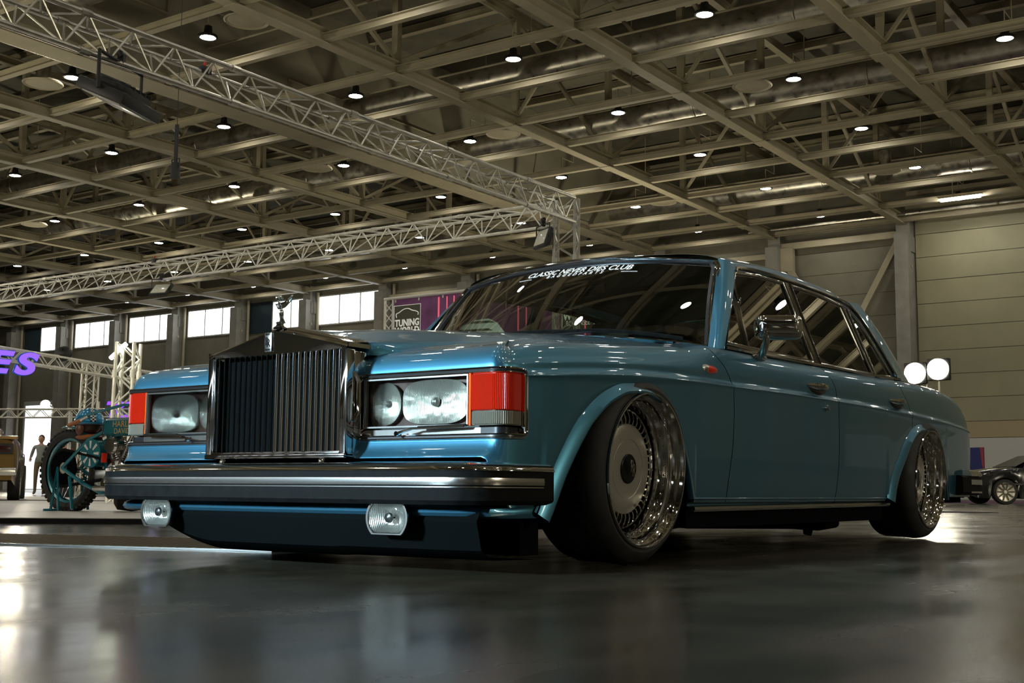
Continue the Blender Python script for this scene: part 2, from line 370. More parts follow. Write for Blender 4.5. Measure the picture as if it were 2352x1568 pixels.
# panelled right part: separate sandwich panels, 1.03 m high
pz = [0, 2.6, 3.3]+[3.3+1.03*k for k in range(1, 10)]
for (ya, yb) in ((-19.8, -11.5), (-11.3, -5.3), (-5.1, .9), (1.1, 6.9), (6.95, 12.7)):
    for k in range(len(pz)-1):
        m_ = M['base_panel'] if k == 0 else M['wall_tan'] if k == 1 else M['wall_panel']
        obj('wall_panel', MB().bx(X1-.12, X1-.001, ya, yb, pz[k]+.012, min(pz[k+1], 12.55)-.012), m_, wall, smooth=False)
for (ya, yb) in ((13.5, 18.7), (19.5, 24.7), (25.5, 30.7), (31.5, 36.7), (37.5, 42.6)):
    for k in range(0, 12):
        z0 = .0 if k == 0 else .9+1.03*k; z1 = .9+1.03*(k+1)
        obj('wall_panel', MB().bx(X1-.06, X1-.001, ya, yb, z0+.01, min(z1, 11.4)-.01), M['wall_grey'], wall, smooth=False)
obj('trim_1', MB().bx(X1-.5, X1-.1, -19, 13, 12.65, 12.95).bx(X1-.3, X1-.1, -19, 13, 13.3, 13.5).bx(X1-.45, X1-.05, 13.4, 19, 11.45, 11.75).bx(X1-.45, X1-.05, 19.2, 43, 11.1, 11.35), M['steel_beam'], smooth=False, kind='structure', rot=TH)
obj('trim_2', MB().cyl((X1-1.4, -19, 12.25), (X1-1.4, 20, 12.25), .07, 8), M['duct'], kind='structure', rot=TH)
# columns
for i, y in enumerate([1.1, 13.1, 19.1, 25.1, 31.1, 37.1, 43.1, 49.1, 55.1, 61.1, 67.1, 73.1, 79.1]):
    c = obj('column', MB().bx(X1-.95, X1-.001, y-.3, y+.3, 0, 11.55), M['column'], wall, smooth=False)
    obj('capital', MB().bx(X1-.60, X1-.001, y-.3, y+.3, 11.55, 12.4).bx(X1-.55, X1-.05, y-.36, y-.30, 10.75, 11.45), M['column'], c, smooth=False)
    obj('bolt_head', MB().cyl((X1-.5, y-.34, 10.1), (X1-.5, y-.30, 10.1), .09, 12), M['steel_beam'], c)
    if 3 < i: obj('downpipe', MB().cyl((X1-.25, y-.6, 0), (X1-.25, y-.6, 12), .09, 10), M['steel_beam'], c)
# V brace between two columns
vb = obj('v_brace', MB().beam((X1-.45, 18.8, 11.2), (X1-.45, 16.1, 6.4), .26, .26).beam((X1-.45, 13.4, 11.2), (X1-.45, 16.1, 6.4), .26, .26).bx(X1-.6, X1-.3, 18.2, 18.9, 10.4, 11.5), M['steel_beam'], wall, smooth=False)
# high windows: each bay has a band of panes
WIN = [(43.55, 48.55, 3, 0), (49.3, 52.5, 2, 2.4), (55.4, 60.35, 3, 0), (61.6, 66.35, 3, 0), (67.45, 72.35, 3, 0), (74.6, 76.4, 1, 2.)]
for i, (ya, yb, n, dk) in enumerate(WIN):
    w_ = empty('window_%d' % (i+1), (0, 0, 0), TH, kind='structure')
    F = MB(); e = .07
    for q in range(n+1):
        y = ya+(yb-ya)*q/n; F.bx(X1-.1, X1-.02, y-e*.5, y+e*.5, 10.05, 11.8)
    F.bx(X1-.1, X1-.02, ya, yb, 10.0, 10.08).bx(X1-.1, X1-.02, ya, yb, 11.76, 11.84)
    obj('window_frame', F, M['mullion'], w_, smooth=False)
    for q in range(n):
        a = ya+(yb-ya)*q/n; c_ = ya+(yb-ya)*(q+1)/n
        obj('pane', MB().bx(X1-.05, X1-.03, a+.03, c_-.03, 10.08, 11.76), M['sky_pane'], w_, smooth=False)
    if dk: obj('dark_panel', MB().bx(X1-.09, X1-.02, yb+.1, yb+dk, 9.9, 11.85), mat('dark_blue_panel', (.012, .025, .035), .4), w_, smooth=False)
# bright doorway low in the end wall
dr = empty('door_1', (0, 0, 0), TH, kind='structure')
obj('door_frame', MB().bx(X1-.12, X1-.02, 72.6, 72.8, 0, 6.3).bx(X1-.12, X1-.02, 77.8, 78, 0, 6.3).bx(X1-.12, X1-.02, 72.6, 78, 6.1, 6.4), M['mullion'], dr, smooth=False)
obj('pane', MB().bx(X1-.08, X1-.05, 72.8, 77.8, 0.05, 6.1), M['door_pane'], dr, smooth=False)
# side wall beyond and the wall behind the camera's right
obj('wall_north', MB().bx(X0, X1+1, Y1, Y1+.3, 0, ZR), M['wall_grey'], smooth=False, kind='structure', rot=TH)
ws_ = obj('wall_south', MB().bx(X0, X1+1, Y0-.3, Y0, 0, ZR), M['wall_panel'], smooth=False, kind='structure', rot=TH)
for k in range(14):
    x = -32+6*k; obj('column', MB().bx(x-.3, x+.3, Y0, Y0+.95, 0, 11.55), M['column'], ws_, smooth=False)
    if k in (0, 2, 4): obj('reflection_panel', MB().bx(x+1., x+5., Y0, Y0+.06, 0.02, 3.4), M['reflection_glow'], ws_, smooth=False)  # unseen glowing panels added to brighten the grille vanes
ww_ = obj('wall_west', MB().bx(X0-.3, X0, Y0, Y1, 0, ZR), M['wall_panel'], smooth=False, kind='structure', rot=TH)
for i in range(16):
    y = 1.1-18+6*i
    obj('column', MB().bx(X0, X0+.95, y-.3, y+.3, 0, 11.55), M['column'], ww_, smooth=False)
    if i % 3 == 1: obj('gate', MB().bx(X0, X0+.08, y+.9, y+5.1, 0, 5.2), M['trim_black'], ww_, smooth=False)
    if i % 3 == 0: obj('reflection_panel', MB().bx(X0, X0+.08, y+1.9, y+4.1, 0, 3.6), M['reflection_glow'], ww_, smooth=False)  # unseen glowing panel, added like those on the south wall
    w_ = empty('window_%d' % (i+7), (0, 0, 0), TH, kind='structure')
    obj('window_frame', MB().bx(X0+.02, X0+.1, y+.5, y+5.5, 9.95, 10.08).bx(X0+.02, X0+.1, y+.5, y+5.5, 11.76, 11.9), M['mullion'], w_, smooth=False)
    for q in range(3): obj('pane', MB().bx(X0+.03, X0+.05, y+.5+1.67*q+.04, y+.5+1.67*(q+1)-.04, 10.08, 11.76), M['sky_pane'], w_, smooth=False)
# vent box on the end wall
v = empty('vent_unit', H(49.2, 30.0, 11.2), TH, 'dark ventilation louvre box on the far wall above the windscreen', 'vent unit')
obj('case', MB().bx(-.3, .3, -1.4, 1.4, -.5, .5), M['column'], v, smooth=False)
for k in range(6): obj('louvre', MB().beam((-.34, -1.2, -.38+.15*k), (-.34, 1.2, -.38+.15*k), .05, .1), M['black'], v, smooth=False)

# ------------------------------------------------------------------ trusses of the show stands
def truss(name, p, q, w_, up_, label, cat, tri=False, r=.025, rb=.012, pitch=.5, mat_='alu', group=None, top='near'):
    """p,q ends in hall coordinates; w_ sideways vector, up_ vector to second row; chords are parts, each web bar is a part"""
    p, q, w_, up_ = map(Vector, (p, q, w_, up_)); L = (q-p).length; d = (q-p)/L
    root = empty(name, H(*p), TH, label, cat, group); q = q-p; p = Vector()
    corners = [p, p+w_, p+up_] + ([] if tri else [p+w_+up_])
    for c in corners: obj('chord', MB().cyl(c, c+d*L, r, 10), M[mat_], root)
    pairs = [(0, 1), (0, 2), (1, 2)] if tri else [(0, 1), (0, 2), (1, 3), (2, 3)]
    n = max(2, int(L/pitch)); s_ = L/n
    for a, b_ in pairs:
        A, B_ = corners[a], corners[b_]
        b0 = obj('web_bar', MB().cyl(A, B_+d*s_*.5, rb, 6), M[mat_], root); b1 = obj('web_bar', MB().cyl(B_+d*s_*.5, A+d*s_, rb, 6), M[mat_], root)
        for k in range(1, n):
            link_copy(b0, root, d*s_*k); link_copy(b1, root, d*s_*k)
    k = 2.
    while k < L-.3:
        for c in corners: obj('coupler', MB().cyl(c+d*(k-.06), c+d*(k+.06), r*1.35, 8), M[mat_], root)
        k += 2.
    return root
T1 = truss('lighting_truss', (-2.5, 7.35, 5), (12.85, 7.35, 5), (0, .4, 0), (0, 0, -.4), 'aluminium lattice truss running from the upper left corner to the tower behind the windscreen', 'truss', tri=True, pitch=.53, r=.031)
T2 = truss('lighting_truss', (12.95, 7.75, 5), (12.95, 30.5, 5), (.4, 0, 0), (0, 0, -.4), 'aluminium lattice truss meeting the tower and falling away to the left edge', 'truss', tri=True, pitch=.6, mat_='alu_lit')
T3 = truss('truss_tower', (12.85, 7.35, 0), (12.85, 7.35, 5.0), (0, .4, 0), (.12, 0, 0), 'upright aluminium truss tower standing behind the windscreen top', 'truss tower', pitch=.5)
obj('base_plate', MB().bx(-.2, .35, -.2, .6, 0.0, .02), M['alu'], T3, smooth=False)
T4 = truss('truss_tower', (8.27, 12.95, 0), (8.30, 12.93, 2.5), (.15, -.24, 0), (.24, .15, 0), 'brightly lit white truss tower behind the right headlamp', 'truss tower', r=.03, rb=.016, pitch=.42, mat_='alu_lit')
T5 = truss('truss_tower', (13.7, 21.3, 0), (13.76, 21.3, 3.1), (.16, -.24, 0), (.24, .16, 0), 'slim truss tower left of the brightly lit one, above the helmet', 'truss tower', pitch=.45, mat_='alu_lit')
T6 = truss('sign_truss', (10.9, 21.3, 3.3), (15.3, 20.75, 2.98), (.1, .25, 0), (0, 0, -.25), 'level truss carrying the purple letters at the left edge', 'truss', pitch=.4, mat_='alu_lit')
T7 = truss('sign_truss', (18.5, 35.1, 2.72), (24.5, 32.3, 3.0), (.1, .25, 0), (0, 0, -.28), 'thin truss far back, low behind the slim tower', 'truss', pitch=.5, mat_='alu_lit')
# ================================================================== THE CAR (x backwards, left side of the car = -y)
car = empty('car', (0, 0, 0), 0, 'lowered metallic blue classic saloon with a tall chrome grille, nearest the camera', 'car')
ws = pc([(-.80, .885), (-.75, .903), (-.6, .920), (-.3, .932), (0, .938), (.7, .942), (1.8, .943), (2.7, .940), (3.4, .928), (3.9, .905), (4.15, .885), (4.28, .862), (4.35, .83), (4.38, .80)])
zc = pc([(-.80, .600), (-.6, .615), (-.4, .633), (-.06, .656), (.26, .666), (.7, .672), (1.2, .680), (1.8, .684), (2.7, .683), (3.6, .668), (3.9, .659), (4.38, .64)])
zs = pc([(-.80, .690), (-.75, .700), (-.49, .733), (-.11, .763), (.40, .806), (.70, .828), (1.2, .835), (1.8, .845), (2.5, .858), (2.9, .867), (3.2, .872), (3.6, .870), (3.81, .862), (4.0, .838), (4.15, .805), (4.28, .762), (4.35, .72), (4.38, .69)])
archF = pc([(-.66, .17), (-.645, .19), (-.55, .344), (-.411, .50), (-.262, .588), (-.15, .620), (-.05, .626), (.097, .606), (.215, .52), (.29, .41), (.335, .30), (.36, .215)])
archR = pc([(2.47, .21), (2.535, .327), (2.66, .441), (2.812, .555), (2.92, .607), (3.05, .632), (3.15, .634), (3.26, .620), (3.38, .56), (3.49, .45), (3.57, .32), (3.61, .21)])
def zb(x):
    base = .215 if -.66 < x < 3.61 else (.185 if x <= -.66 else .235)
    z = base
    if -.66 <= x <= .36: z = max(z if x > 0 else .17, archF(x))
    if 2.47 <= x <= 3.61: z = max(base, archR(x))
    return z
def side_ctrl(x):
    c, s, b_ = zc(x), zs(x), zb(x); m = c-.025
    bot = .022 if b_ < .24 else .004
    return [(bot, b_), (.014 if b_ < .24 else .003, b_+.03*(m-b_)), (.006 if b_ < .24 else .001, b_+.3*(m-b_)), (.001, b_+.65*(m-b_)), (0, m), (-.004, c-.005), (.004, c+.004), (.011, c+.018), (.014, c+.35*(s-c)), (.024, s-.052), (.038, s-.024), (.062, s-.007), (.09, s)]
front_ctrl = [(-.030, .352), (-.027, .358), (-.010, .378), (-.001, .400), (0, .415), (0, .50), (0, .600), (.001, .622), (.004, .640), (.014, .664), (.036, .684), (.066, .697), (.10, .705)]
NS = 5
def dense(ctrl, n=NS): return cr([np.array(c) for c in ctrl], n)

# shared gap curves (door shut lines)
g1 = pc([(.2, -.055), (.25, -.05), (.475, -.004), (.60, .002), (.675, .0), (.74, -.045), (.807, -.135), (.86, -.16)])
g2 = pc([(.2, -.05), (.247, -.035), (.40, -.005), (.521, 0), (.725, 0), (.78, -.03), (.821, -.085), (.86, -.10)])
g3 = pc([(.2, 0), (.66, 0), (.707, -.005), (.76, -.05), (.80, -.10), (.88, -.13)])
GX = [(.682, g1), (1.81, g2), (2.905, g3)]
def warp(u, z):
    x = u
    for gx, g in GX: x += g(z)*max(0, 1-abs(u-gx)/.30)**1.0
    return x

wing_top = pc([(-.80, .690), (-.70, .712), (-.60, .730), (-.49, .745), (-.11, .776), (.40, .818), (.70, .840)])
def wing_rows():
    """one side of the front clip as rows along the plan curve, from the grille round the corner to the door gap"""
    B = []   # (x, w, front weight a, side weight b, phase s 0 front 1 side)
    for x, w_ in ((-.735, .290), (-.77, .2905), (-.79, .294), (-.80, .303)): B.append((x, w_, 1, 0, 0))
    for w_ in np.linspace(.32, .84, 27): B.append((-.80, float(w_), 1, ((w_-.3)/.6)**3*.5, 0))
    for k in range(1, 9):
        a = k/9*PI/2; B.append((-.752-.048*math.cos(a), .852+.048*math.sin(a), 1, .40+.60*sst(k/9), sst(k/9)))
    u = -.745
    us = []
    while u < .679: us.append(u); u += .0125 if u < .47 and u > -.7 else .02
    us.append(.6795)
    for u in us: B.append((u, None, max(0, 1-(u+.8)/.5)**2, 1, 1))
    rows = []
    fr = dense(front_ctrl)
    for (xb, wb, a, b_, s) in B:
        x_ = xb if s == 1 and wb is None else max(xb, -.75)
        if wb is None: sd = dense(side_ctrl(xb)); W = ws(xb)
        else: sd = dense(side_ctrl(-.75)); W = wb
        row = []
        for k in range(len(fr)):
            df, zf = fr[k]; ds, z_ = sd[k]
            if s < 1: z = zf*(1-s)+z_*s
            else:
                z = z_
            if wb is None:
                t = sst((xb+.745)/.06); z = z_
            d_f = df if s < 1 else df*0+max(0, ds)
            X = xb + (df if wb is not None and s == 0 else (df*(1-s)+max(ds, 0)*s))*a
            w_ = W-(ds*b_ if s == 0 else ds*1.)*(1 if wb is None else max(b_, s))
            if wb is None: X = warp(X, z)
            row.append((X, w_, z))
        # the top of the wing carries on inwards to the bonnet
        xt, wt, zt = row[-1]
        for q in range(1, 9):
            t = q/8; dw = .19*t*(((xb*0+wb-.3)/.6)**1.0 if (wb is not None and s == 0 and wb > .3) else 0 if (wb is not None and s == 0) else 1); dx = .30*t*a
            z = wing_top(xt+dx)*sst(t*4)+(zt+.02*t)*(1-sst(t*4))
            row.append((xt+dx, wt-dw, z))
        rows.append(row)
    return rows
WR = wing_rows()
def mirror(P, sg): return (P[0], P[1]*sg, P[2])
def lamp_hole(c):
    w_ = abs(c.y)
    return (.417 < c.z < .612) and ((c.x < -.765 and w_ > .318) or (c.x < -.70 and w_ > .80))
for sg in (-1, 1):
    G = [[mirror(p, sg) for p in r] for r in WR]
    obj('front_wing', MB().grid(G, lamp_hole), M['paint'], car, ang=50)

# doors and rear quarter: one skin cut at the shut lines
def side_skin(u0, u1, sg, n):
    rows = []
    for u in np.linspace(u0, u1, n):
        sd = dense(side_ctrl(u)); W = ws(u)
        rows.append([(warp(u, z), (W-d)*sg, z) for d, z in sd])
    for r in (rows[0], rows[-1]):                        # turned-in edges
        pass
    a = [(p[0], p[1]-.012*sg, p[2]) for p in rows[0]]; b_ = [(p[0], p[1]-.012*sg, p[2]) for p in rows[-1]]
    return [a]+rows+[b_]
for sg in (-1, 1):
    fd = obj('front_door', MB().grid(side_skin(.6855, 1.8065, sg, 50)), M['paint'], car, ang=50)
    rd = obj('rear_door', MB().grid(side_skin(1.8135, 2.9015, sg, 75)), M['paint'], car, ang=50)
    for d, hx in ((fd, 1.44), (rd, 2.545)):
        z0 = .738; y = sg*.925
        h = MB()
        h.lathe([(.001, 0), (.02, .002), (.032, .008), (.034, .014)], (hx+.14, y, z0), (0, sg, 0), 20) if False else None
        P = [(hx+.02+.25*t, sg*(.928+.026*math.sin(PI*t)), z0-.004) for t in np.linspace(0, 1, 12)]
        h.tube(P, .012, 10, radii=[.006+.009*math.sin(PI*t) for t in np.linspace(0, 1, 12)])
        obj('door_handle', h, M['chrome'], d)
        P = [(hx+.015+.26*t, sg*.922, z0-.012-.016*math.sin(PI*t)) for t in np.linspace(0, 1, 12)]
        obj('handle_cup', MB().tube(P, .014, 10, radii=[.004+.016*math.sin(PI*t) for t in np.linspace(0, 1, 12)]), M['trim_black'], d)
        if d is fd: obj('lock_barrel', MB().cyl((1.655, sg*.935, .641), (1.655, sg*.958, .641), .014, 16).cyl((1.655, sg*.935, .641), (1.655, sg*.945, .641), .019, 16), M['chrome'], d)
    rows = side_skin(2.9085, 4.38, sg, 100)
    rq = obj('rear_wing', MB().grid(rows), M['paint'], car, ang=50)
    # dark backing behind the shut lines
    for gx, g in GX:
        obj('shut_gap', MB().grid([[(gx+g(z)+dx, sg*(ws(gx)-.016-max(0, (z-.70))*.35), z) for z in np.linspace(max(.22, zb(gx)+.01), zs(gx)-.01, 30)] for dx in (-.02, .02)]), M['under'], car)

# bonnet
we = lambda x: .336+(x+.72)*.20
zc0 = pc([(-.79, .798), (-.6, .815), (-.4, .838), (0, .872), (.3, .897), (.62, .918)])
ze = pc([(-.79, .733), (-.4, .772), (0, .805), (.3, .838), (.62, .868)])
def bonnet_z(x, w_):
    low = wing_top(x)-.007
    e = we(x); d = .055
    if w_ < e: return zc0(x)-(zc0(x)-ze(x))*(w_/e)**(1.0+1.2*sst((x+.78)/.5))
    if w_ < e+d: return low+(ze(x)-low)*(1-sst((w_-e)/d))
    return low-.001*(w_-e-d)/.2
wl = lambda x: .66 if x > -.55 else .66
ys = sorted(set([0, .05, .1, .15, .2, .25, .30, .66, .67]+[round(.33+.0075*k, 4) for k in range(44)]))
xs_ = lambda w_: -.782+.10*sst((w_-.325)/.075)
G = []
for t in [-1]+list(np.linspace(0, 1, 58))+[1.004, 1.006]:
    row = []
    for w_ in [-y for y in ys[::-1]]+ys[1:]:
        a = abs(w_); x = xs_(a)+(.60-xs_(a))*min(max(t, 0), 1)
        z = bonnet_z(x, a)
        if t < 0: z = min(z, .69); x -= .001
        if t > 1: z -= .01 if t < 1.005 else .03; x += .004
        row.append((x+(.10*(a/.66)**2 if x > .4 else .10*(a/.66)**2*max(0, (x+.1)/.5)), w_, z))
    G.append(row)
obj('bonnet', MB().grid(G), M['paint'], car, ang=50)
# scuttle between bonnet and windscreen, wing tops at the screen
G = []
for t in np.linspace(0, 1, 8):
    row = []
    for w_ in np.linspace(-.80, .80, 41):
        x0 = .607+.10*(min(abs(w_), .66)/.66)**2+max(0, abs(w_)-.66)*.2; x1 = .56+.03*(abs(w_)/.4)**2 if abs(w_) < .4 else .59+(abs(w_)-.4)*.52
        x1 = max(x1, x0+.03)
        z = min(bonnet_z(.6, abs(w_))-.012, .905-.07*(abs(w_)/.8)**2)
        row.append((x0-.02+(x1-x0+.07)*t, w_, z-.006*(1-t)+.0*t))
    G.append(row)
obj('scuttle', MB().grid(G), M['trim_black'], car)
for sg in (-1, 1):   # body panel that fills between wing top and pillar foot
    G = []
    for x in np.linspace(.50, .86, 14):
        W = ws(x)-.062; xx = x
        G.append([(xx, sg*(W+.004), zs(x)-.010), (xx, sg*(W-.02), zs(x)+.002), (xx, sg*(W-.05), zs(x)+.010), (xx, sg*(W-.10), zs(x)+.016), (xx, sg*(W-.18), zs(x)+.022)])
    obj('wing_top', MB().grid(G), M['paint'], car)

# ------------------------------------------------------------------ front valance, sills, underside
vp = []
for x, w_ in ((-.885, 0), (-.885, .3), (-.88, .6), (-.862, .78), (-.82, .86), (-.74, .895), (-.66, .905)): vp.append((x, w_))
R = [[(x+d, w_*s_, z) for d, z in ((.05, .210), (.008, .200), (.0, .186), (.008, .176), (.03, .170))] for s_, x, w_ in [(-1, a, b_) for a, b_ in vp[::-1]]+[(1, a, b_) for a, b_ in vp[1:]]]
obj('front_valance', MB().grid(R), M['paint'], car)
# lower black chin spoiler
R = []
for y in list(np.linspace(-.84, .60, 31)):
    bow = .03*(y/.8)**2; lo = .042+.0*y
    if y > .30: lo = .042+(y-.30)**1.6*.42
    if y < -.3: lo = .045
    R.append([(-.868+bow, y, .19), (-.885+bow, y, .16), (-.86+bow, y, lo+.03), (-.80+bow, y, lo), (-.55, y, lo-.005)])
e = [(p[0]+.10, p[1]+.02, p[2]) for p in R[-1]]; R.append(e)
obj('chin_spoiler', MB().grid(R), M['under'], car)
ub = MB().bx(-.72, 4.1, -.62, .58, .12, .34).bx(.45, 2.45, -.88, .88, .13, .22).bx(-.70, -.45, -.58, .56, .10, .30).bx(-.66, -.56, -.86, -.50, .055, .30).bx(3.72, 4.25, -.80, .80, .20, .42)  # dark block ahead of the left front wheel stands in for shadow
obj('underbody', ub, M['under'], car, smooth=False)
obj('exhaust_pipe', MB().tube([(1.2, -.45, .12), (2.2, -.52, .10), (2.5, -.55, .085), (2.62, -.60, .10)], .03, 10), M['under'], car)
obj('exhaust_hanger', MB().tube([(1.95, -.70, .13), (1.97, -.70, .06), (2.02, -.70, .055), (2.06, -.70, .11)], .012, 8), M['under'], car)
for sg in (-1, 1):
    P = [(x, z) for x, z in ((.40, .215), (2.50, .215))]
    G = [[(x, sg*w_, z) for w_, z in ((.905, .240), (.925, .236), (.932, .229), (.926, .222), (.905, .216), (.898, .208), (.898, .200))] for x in np.linspace(.36, 2.54, 30)]
    obj('sill', MB().grid(G), M['paint'], car)
    S_ = [(x, sg*.902, .192+.009*(x-.4)/2.1) for x in np.linspace(.385, 2.56, 30)]
    obj('sill_trim', MB().sweep(S_, [(-.010, -.012), (.012, -.012), (.018, -.004), (.016, .006), (.008, .011), (-.010, .011)], (0, 0, 1)), M['chrome_soft'], car)
    obj('sill_underside', MB().bx(.36, 2.50, sg*.70, sg*.895, .12, .186), M['under'], car, smooth=False)

# ------------------------------------------------------------------ arch lips and wheel wells
def arch_lip(f, x0, x1, cx, cz, sg, z0=.19, top=.033):
    pts = []; 
    xs = [x0+(x1-x0)*t for t in np.concatenate([np.linspace(0, .12, 8)[:-1], np.linspace(.12, .88, 34), np.linspace(.88, 1, 8)[1:]])]
    G = []
    for x in xs:
        z = f(x); dx, dz = cx-x, cz-z
        # inward normal of the outline
        e = .004; tx, tz = 2*e, f(x+e)-f(x-e); L = math.hypot(tx, tz); nx, nz = tz/L, -tx/L
        if nx*dx+nz*dz < 0: nx, nz = -nx, -nz
        W = ws(x); wd = .050 if abs(nz) < .7 else .050-.014*(abs(nz)-.7)/.3
        row = []
        kf = 1. if x < cx+.06 else max(.15, 1-(x-cx-.06)/.18); kw = 1. if x < cx+.14 else max(.4, 1-(x-cx-.14)/.2)
        for q, o in ((-.006, -.004), (0, .001), (.012, .007), (wd-.008, .022), (wd, .021), (wd+.003, .010), (wd+.006, -.05)):
            row.append((x+nx*q*kw, sg*(W-.004+(o*kf if o > 0 else max(o, -.012-.04*kf))), z+nz*q*kw))
        G.append(row)
    return G
for sg in (-1, 1):
    obj('arch_lip', MB().grid(arch_lip(archF, -.648, .355, -.05, .3, sg)), M['paint'], car, ang=40)
    obj('arch_lip', MB().grid(arch_lip(archR, 2.48, 3.605, 3.10, .3, sg)), M['paint'], car, ang=40)
    for f, a0, a1 in ((archF, -.65, .36), (archR, 2.47, 3.61)):
        G = [[(x, sg*w_, f(x)) for w_ in (.92, .7, .5)] for x in np.linspace(a0, a1, 30)]
        obj('wheel_well', MB().grid(G), M['under'], car)
        obj('wheel_well_wall', MB().prism([(a0, sg*.5, .12)]+[(x, sg*.5, f(x)) for x in np.linspace(a0, a1, 20)]+[(a1, sg*.5, .12)], (0, sg*.01, 0)), M['under'], car)

# ------------------------------------------------------------------ grille
grille = obj('radiator_grille', MB(), M['chrome'], car)
xf, xr, hw = -.882, -.778, .333
zt_, zp = .716, .788
def shell_pt(w_): return zt_+(zp-zt_)*(1-(abs(w_)/hw))**.93 if abs(w_) < hw else zt_
m = MB()
# peaked cap: front face (tympanum) and top slopes, front face leans a little
ww = list(np.linspace(-hw, hw, 25))
G = []
for x, dz, sc in ((xr, .017, 1.), (-.83, .010, 1.), (xf+.02, .004, 1.), (xf+.006, .0, 1.), (xf, -.006, .995), (xf+.0, -.014, .985)):
    G.append([(x, w_*sc, shell_pt(w_)+dz) for w_ in ww])
G.append([(xf+.004, w_*.985, .704) for w_ in ww]); G.append([(xf+.02, w_*.985, .702) for w_ in ww])
m.grid(G)
for sg in (-1, 1):
    m.bx(xf+.004, xr, sg*(hw-.004), sg*(hw+.003), zt_-.006, zt_+.008)          # bright cap edge
obj('cap', m, M['chrome'], grille, ang=28)
for sg in (-1, 1):   # side columns of the shell
    m = MB(); m.bx(xf, xf+.04, sg*.305, sg*hw, .356, .704); m.bx(xf+.03, xr, sg*(hw-.02), sg*(hw-.004), .36, .70)
    obj('shell_side', m, M['chrome'], grille, smooth=True, bevel=.004)
    obj('shell_bracket', MB().tube([(-.845, sg*.331, .47), (-.83, sg*.34, .50), (-.83, sg*.34, .60), (-.845, sg*.331, .63)], .008, 8), M['chrome'], grille)
obj('base_rail', MB().bx(xf-.004, xf+.06, -hw, hw, .352, .369), M['chrome'], grille, bevel=.004)
obj('bottom_lip', MB().bx(xf+.002, xf+.05, -.305, .305, .369, .376), M['chrome'], grille, bevel=.002)
obj('grille_backing', MB().bx(xf+.055, xf+.065, -.31, .31, .36, .71), M['under'], grille, smooth=False)
nv = 23; pv = .610/nv
for k in range(nv):
    y = -.305+pv*(k+.5); a = math.radians(46 if y < -.012 else -46 if y > .012 else 0)
    a = math.radians(-44) if y < .012 else math.radians(44)
    c_, s_ = math.cos(a), math.sin(a)
    m = MB(); rot = Matrix.Rotation(a, 3, 'Z')
    pr = [(-.0072, 0), (-.0055, .0016), (-.002, .0026), (.002, .0026), (.0055, .0016), (.0072, 0), (.0055, -.0016), (.002, -.0026), (-.002, -.0026), (-.0055, -.0016)]
    m.prism([tuple(Vector((xf+.016, y, .369))+rot @ Vector((a_, b_, 0))) for a_, b_ in pr], (0, 0, .334))
    obj('vane', m, M['chrome'], grille, ang=50)
# badge with interlaced letters
bd = obj('badge_plate', MB().box((xf-.002, .030, .745), (.006, .034, .066)), M['chrome_soft'], grille, bevel=.002)
bF = lambda y, z: frame((xf-.0062, y, z), (0, -1, 0), (0, 0, 1))
text('badge_letters', 'R', .040, M['badge_black'], bd, bF(.034, .747), .0006, .7); text('badge_letters', 'R', .040, M['badge_black'], bd, bF(.027, .741), .0009, .7)
text('badge_letters', 'ROLLS', .009, M['badge_black'], bd, bF(.030, .772), .0006, .9); text('badge_letters', 'ROYCE', .008, M['badge_black'], bd, bF(.030, .719), .0006, .9)

# winged figure mascot: one skinned body leaning forward, arms swept back
def skin_fig(name, V, E, R, m_, parent, sub=2):
    me = bpy.data.meshes.new(name); me.from_pydata(V, E, []); o = bpy.data.objects.new(name, me); C.objects.link(o)
    o.modifiers.new('s', 'SKIN'); 
    for i, r in enumerate(R):
        r = r if hasattr(r, '__len__') else (r, r); me.skin_vertices[0].data[i].radius = r
    me.skin_vertices[0].data[0].use_root = True
    q = o.modifiers.new('u', 'SUBSURF'); q.levels = q.render_levels = sub
    dg = bpy.context.evaluated_depsgraph_get(); m2 = bpy.data.meshes.new_from_object(o.evaluated_get(dg)); bpy.data.objects.remove(o)
    m2.materials.clear(); m2.materials.append(m_); m2.polygons.foreach_set('use_smooth', [True]*len(m2.polygons))
    o = bpy.data.objects.new(name, m2); C.objects.link(o)
    if parent: o.parent = parent
    return o
ms = obj('mascot', MB().lathe([(.024, 0), (.023, .004), (.015, .008), (.012, .016), (.016, .019), (.011, .023), (0, .025)], (-.862, 0, .792), (0, 0, 1), 24), M['chrome'], car)
bx_, bz_ = -.862, .812
V = [(bx_+.006, 0, bz_+.034), (bx_+.005, 0, bz_+.020), (bx_+.006, 0, bz_-.004), (bx_+.003, 0, bz_+.046), (bx_-.002, 0, bz_+.060), (bx_-.008, 0, bz_+.070), (bx_-.012, 0, bz_+.077)]
fig = skin_fig('figure', V, [(0, 1), (1, 2), (0, 3), (3, 4), (4, 5), (5, 6)], [(.0075, .010), (.006, .0075), (.0032, .0035), (.005, .006), (.0078, .0095), (.0035, .0035), (.003, .003)], M['chrome'], ms)
obj('head', MB().ball((bx_-.014, 0, bz_+.084), (.0095, .0085, .010), 14, 10), M['chrome'], ms)
obj('hair', MB().ball((bx_-.008, 0, bz_+.088), (.0115, .0105, .0095), 12, 8).ball((bx_+.0, 0, bz_+.083), (.010, .009, .006), 12, 8), M['chrome'], ms)
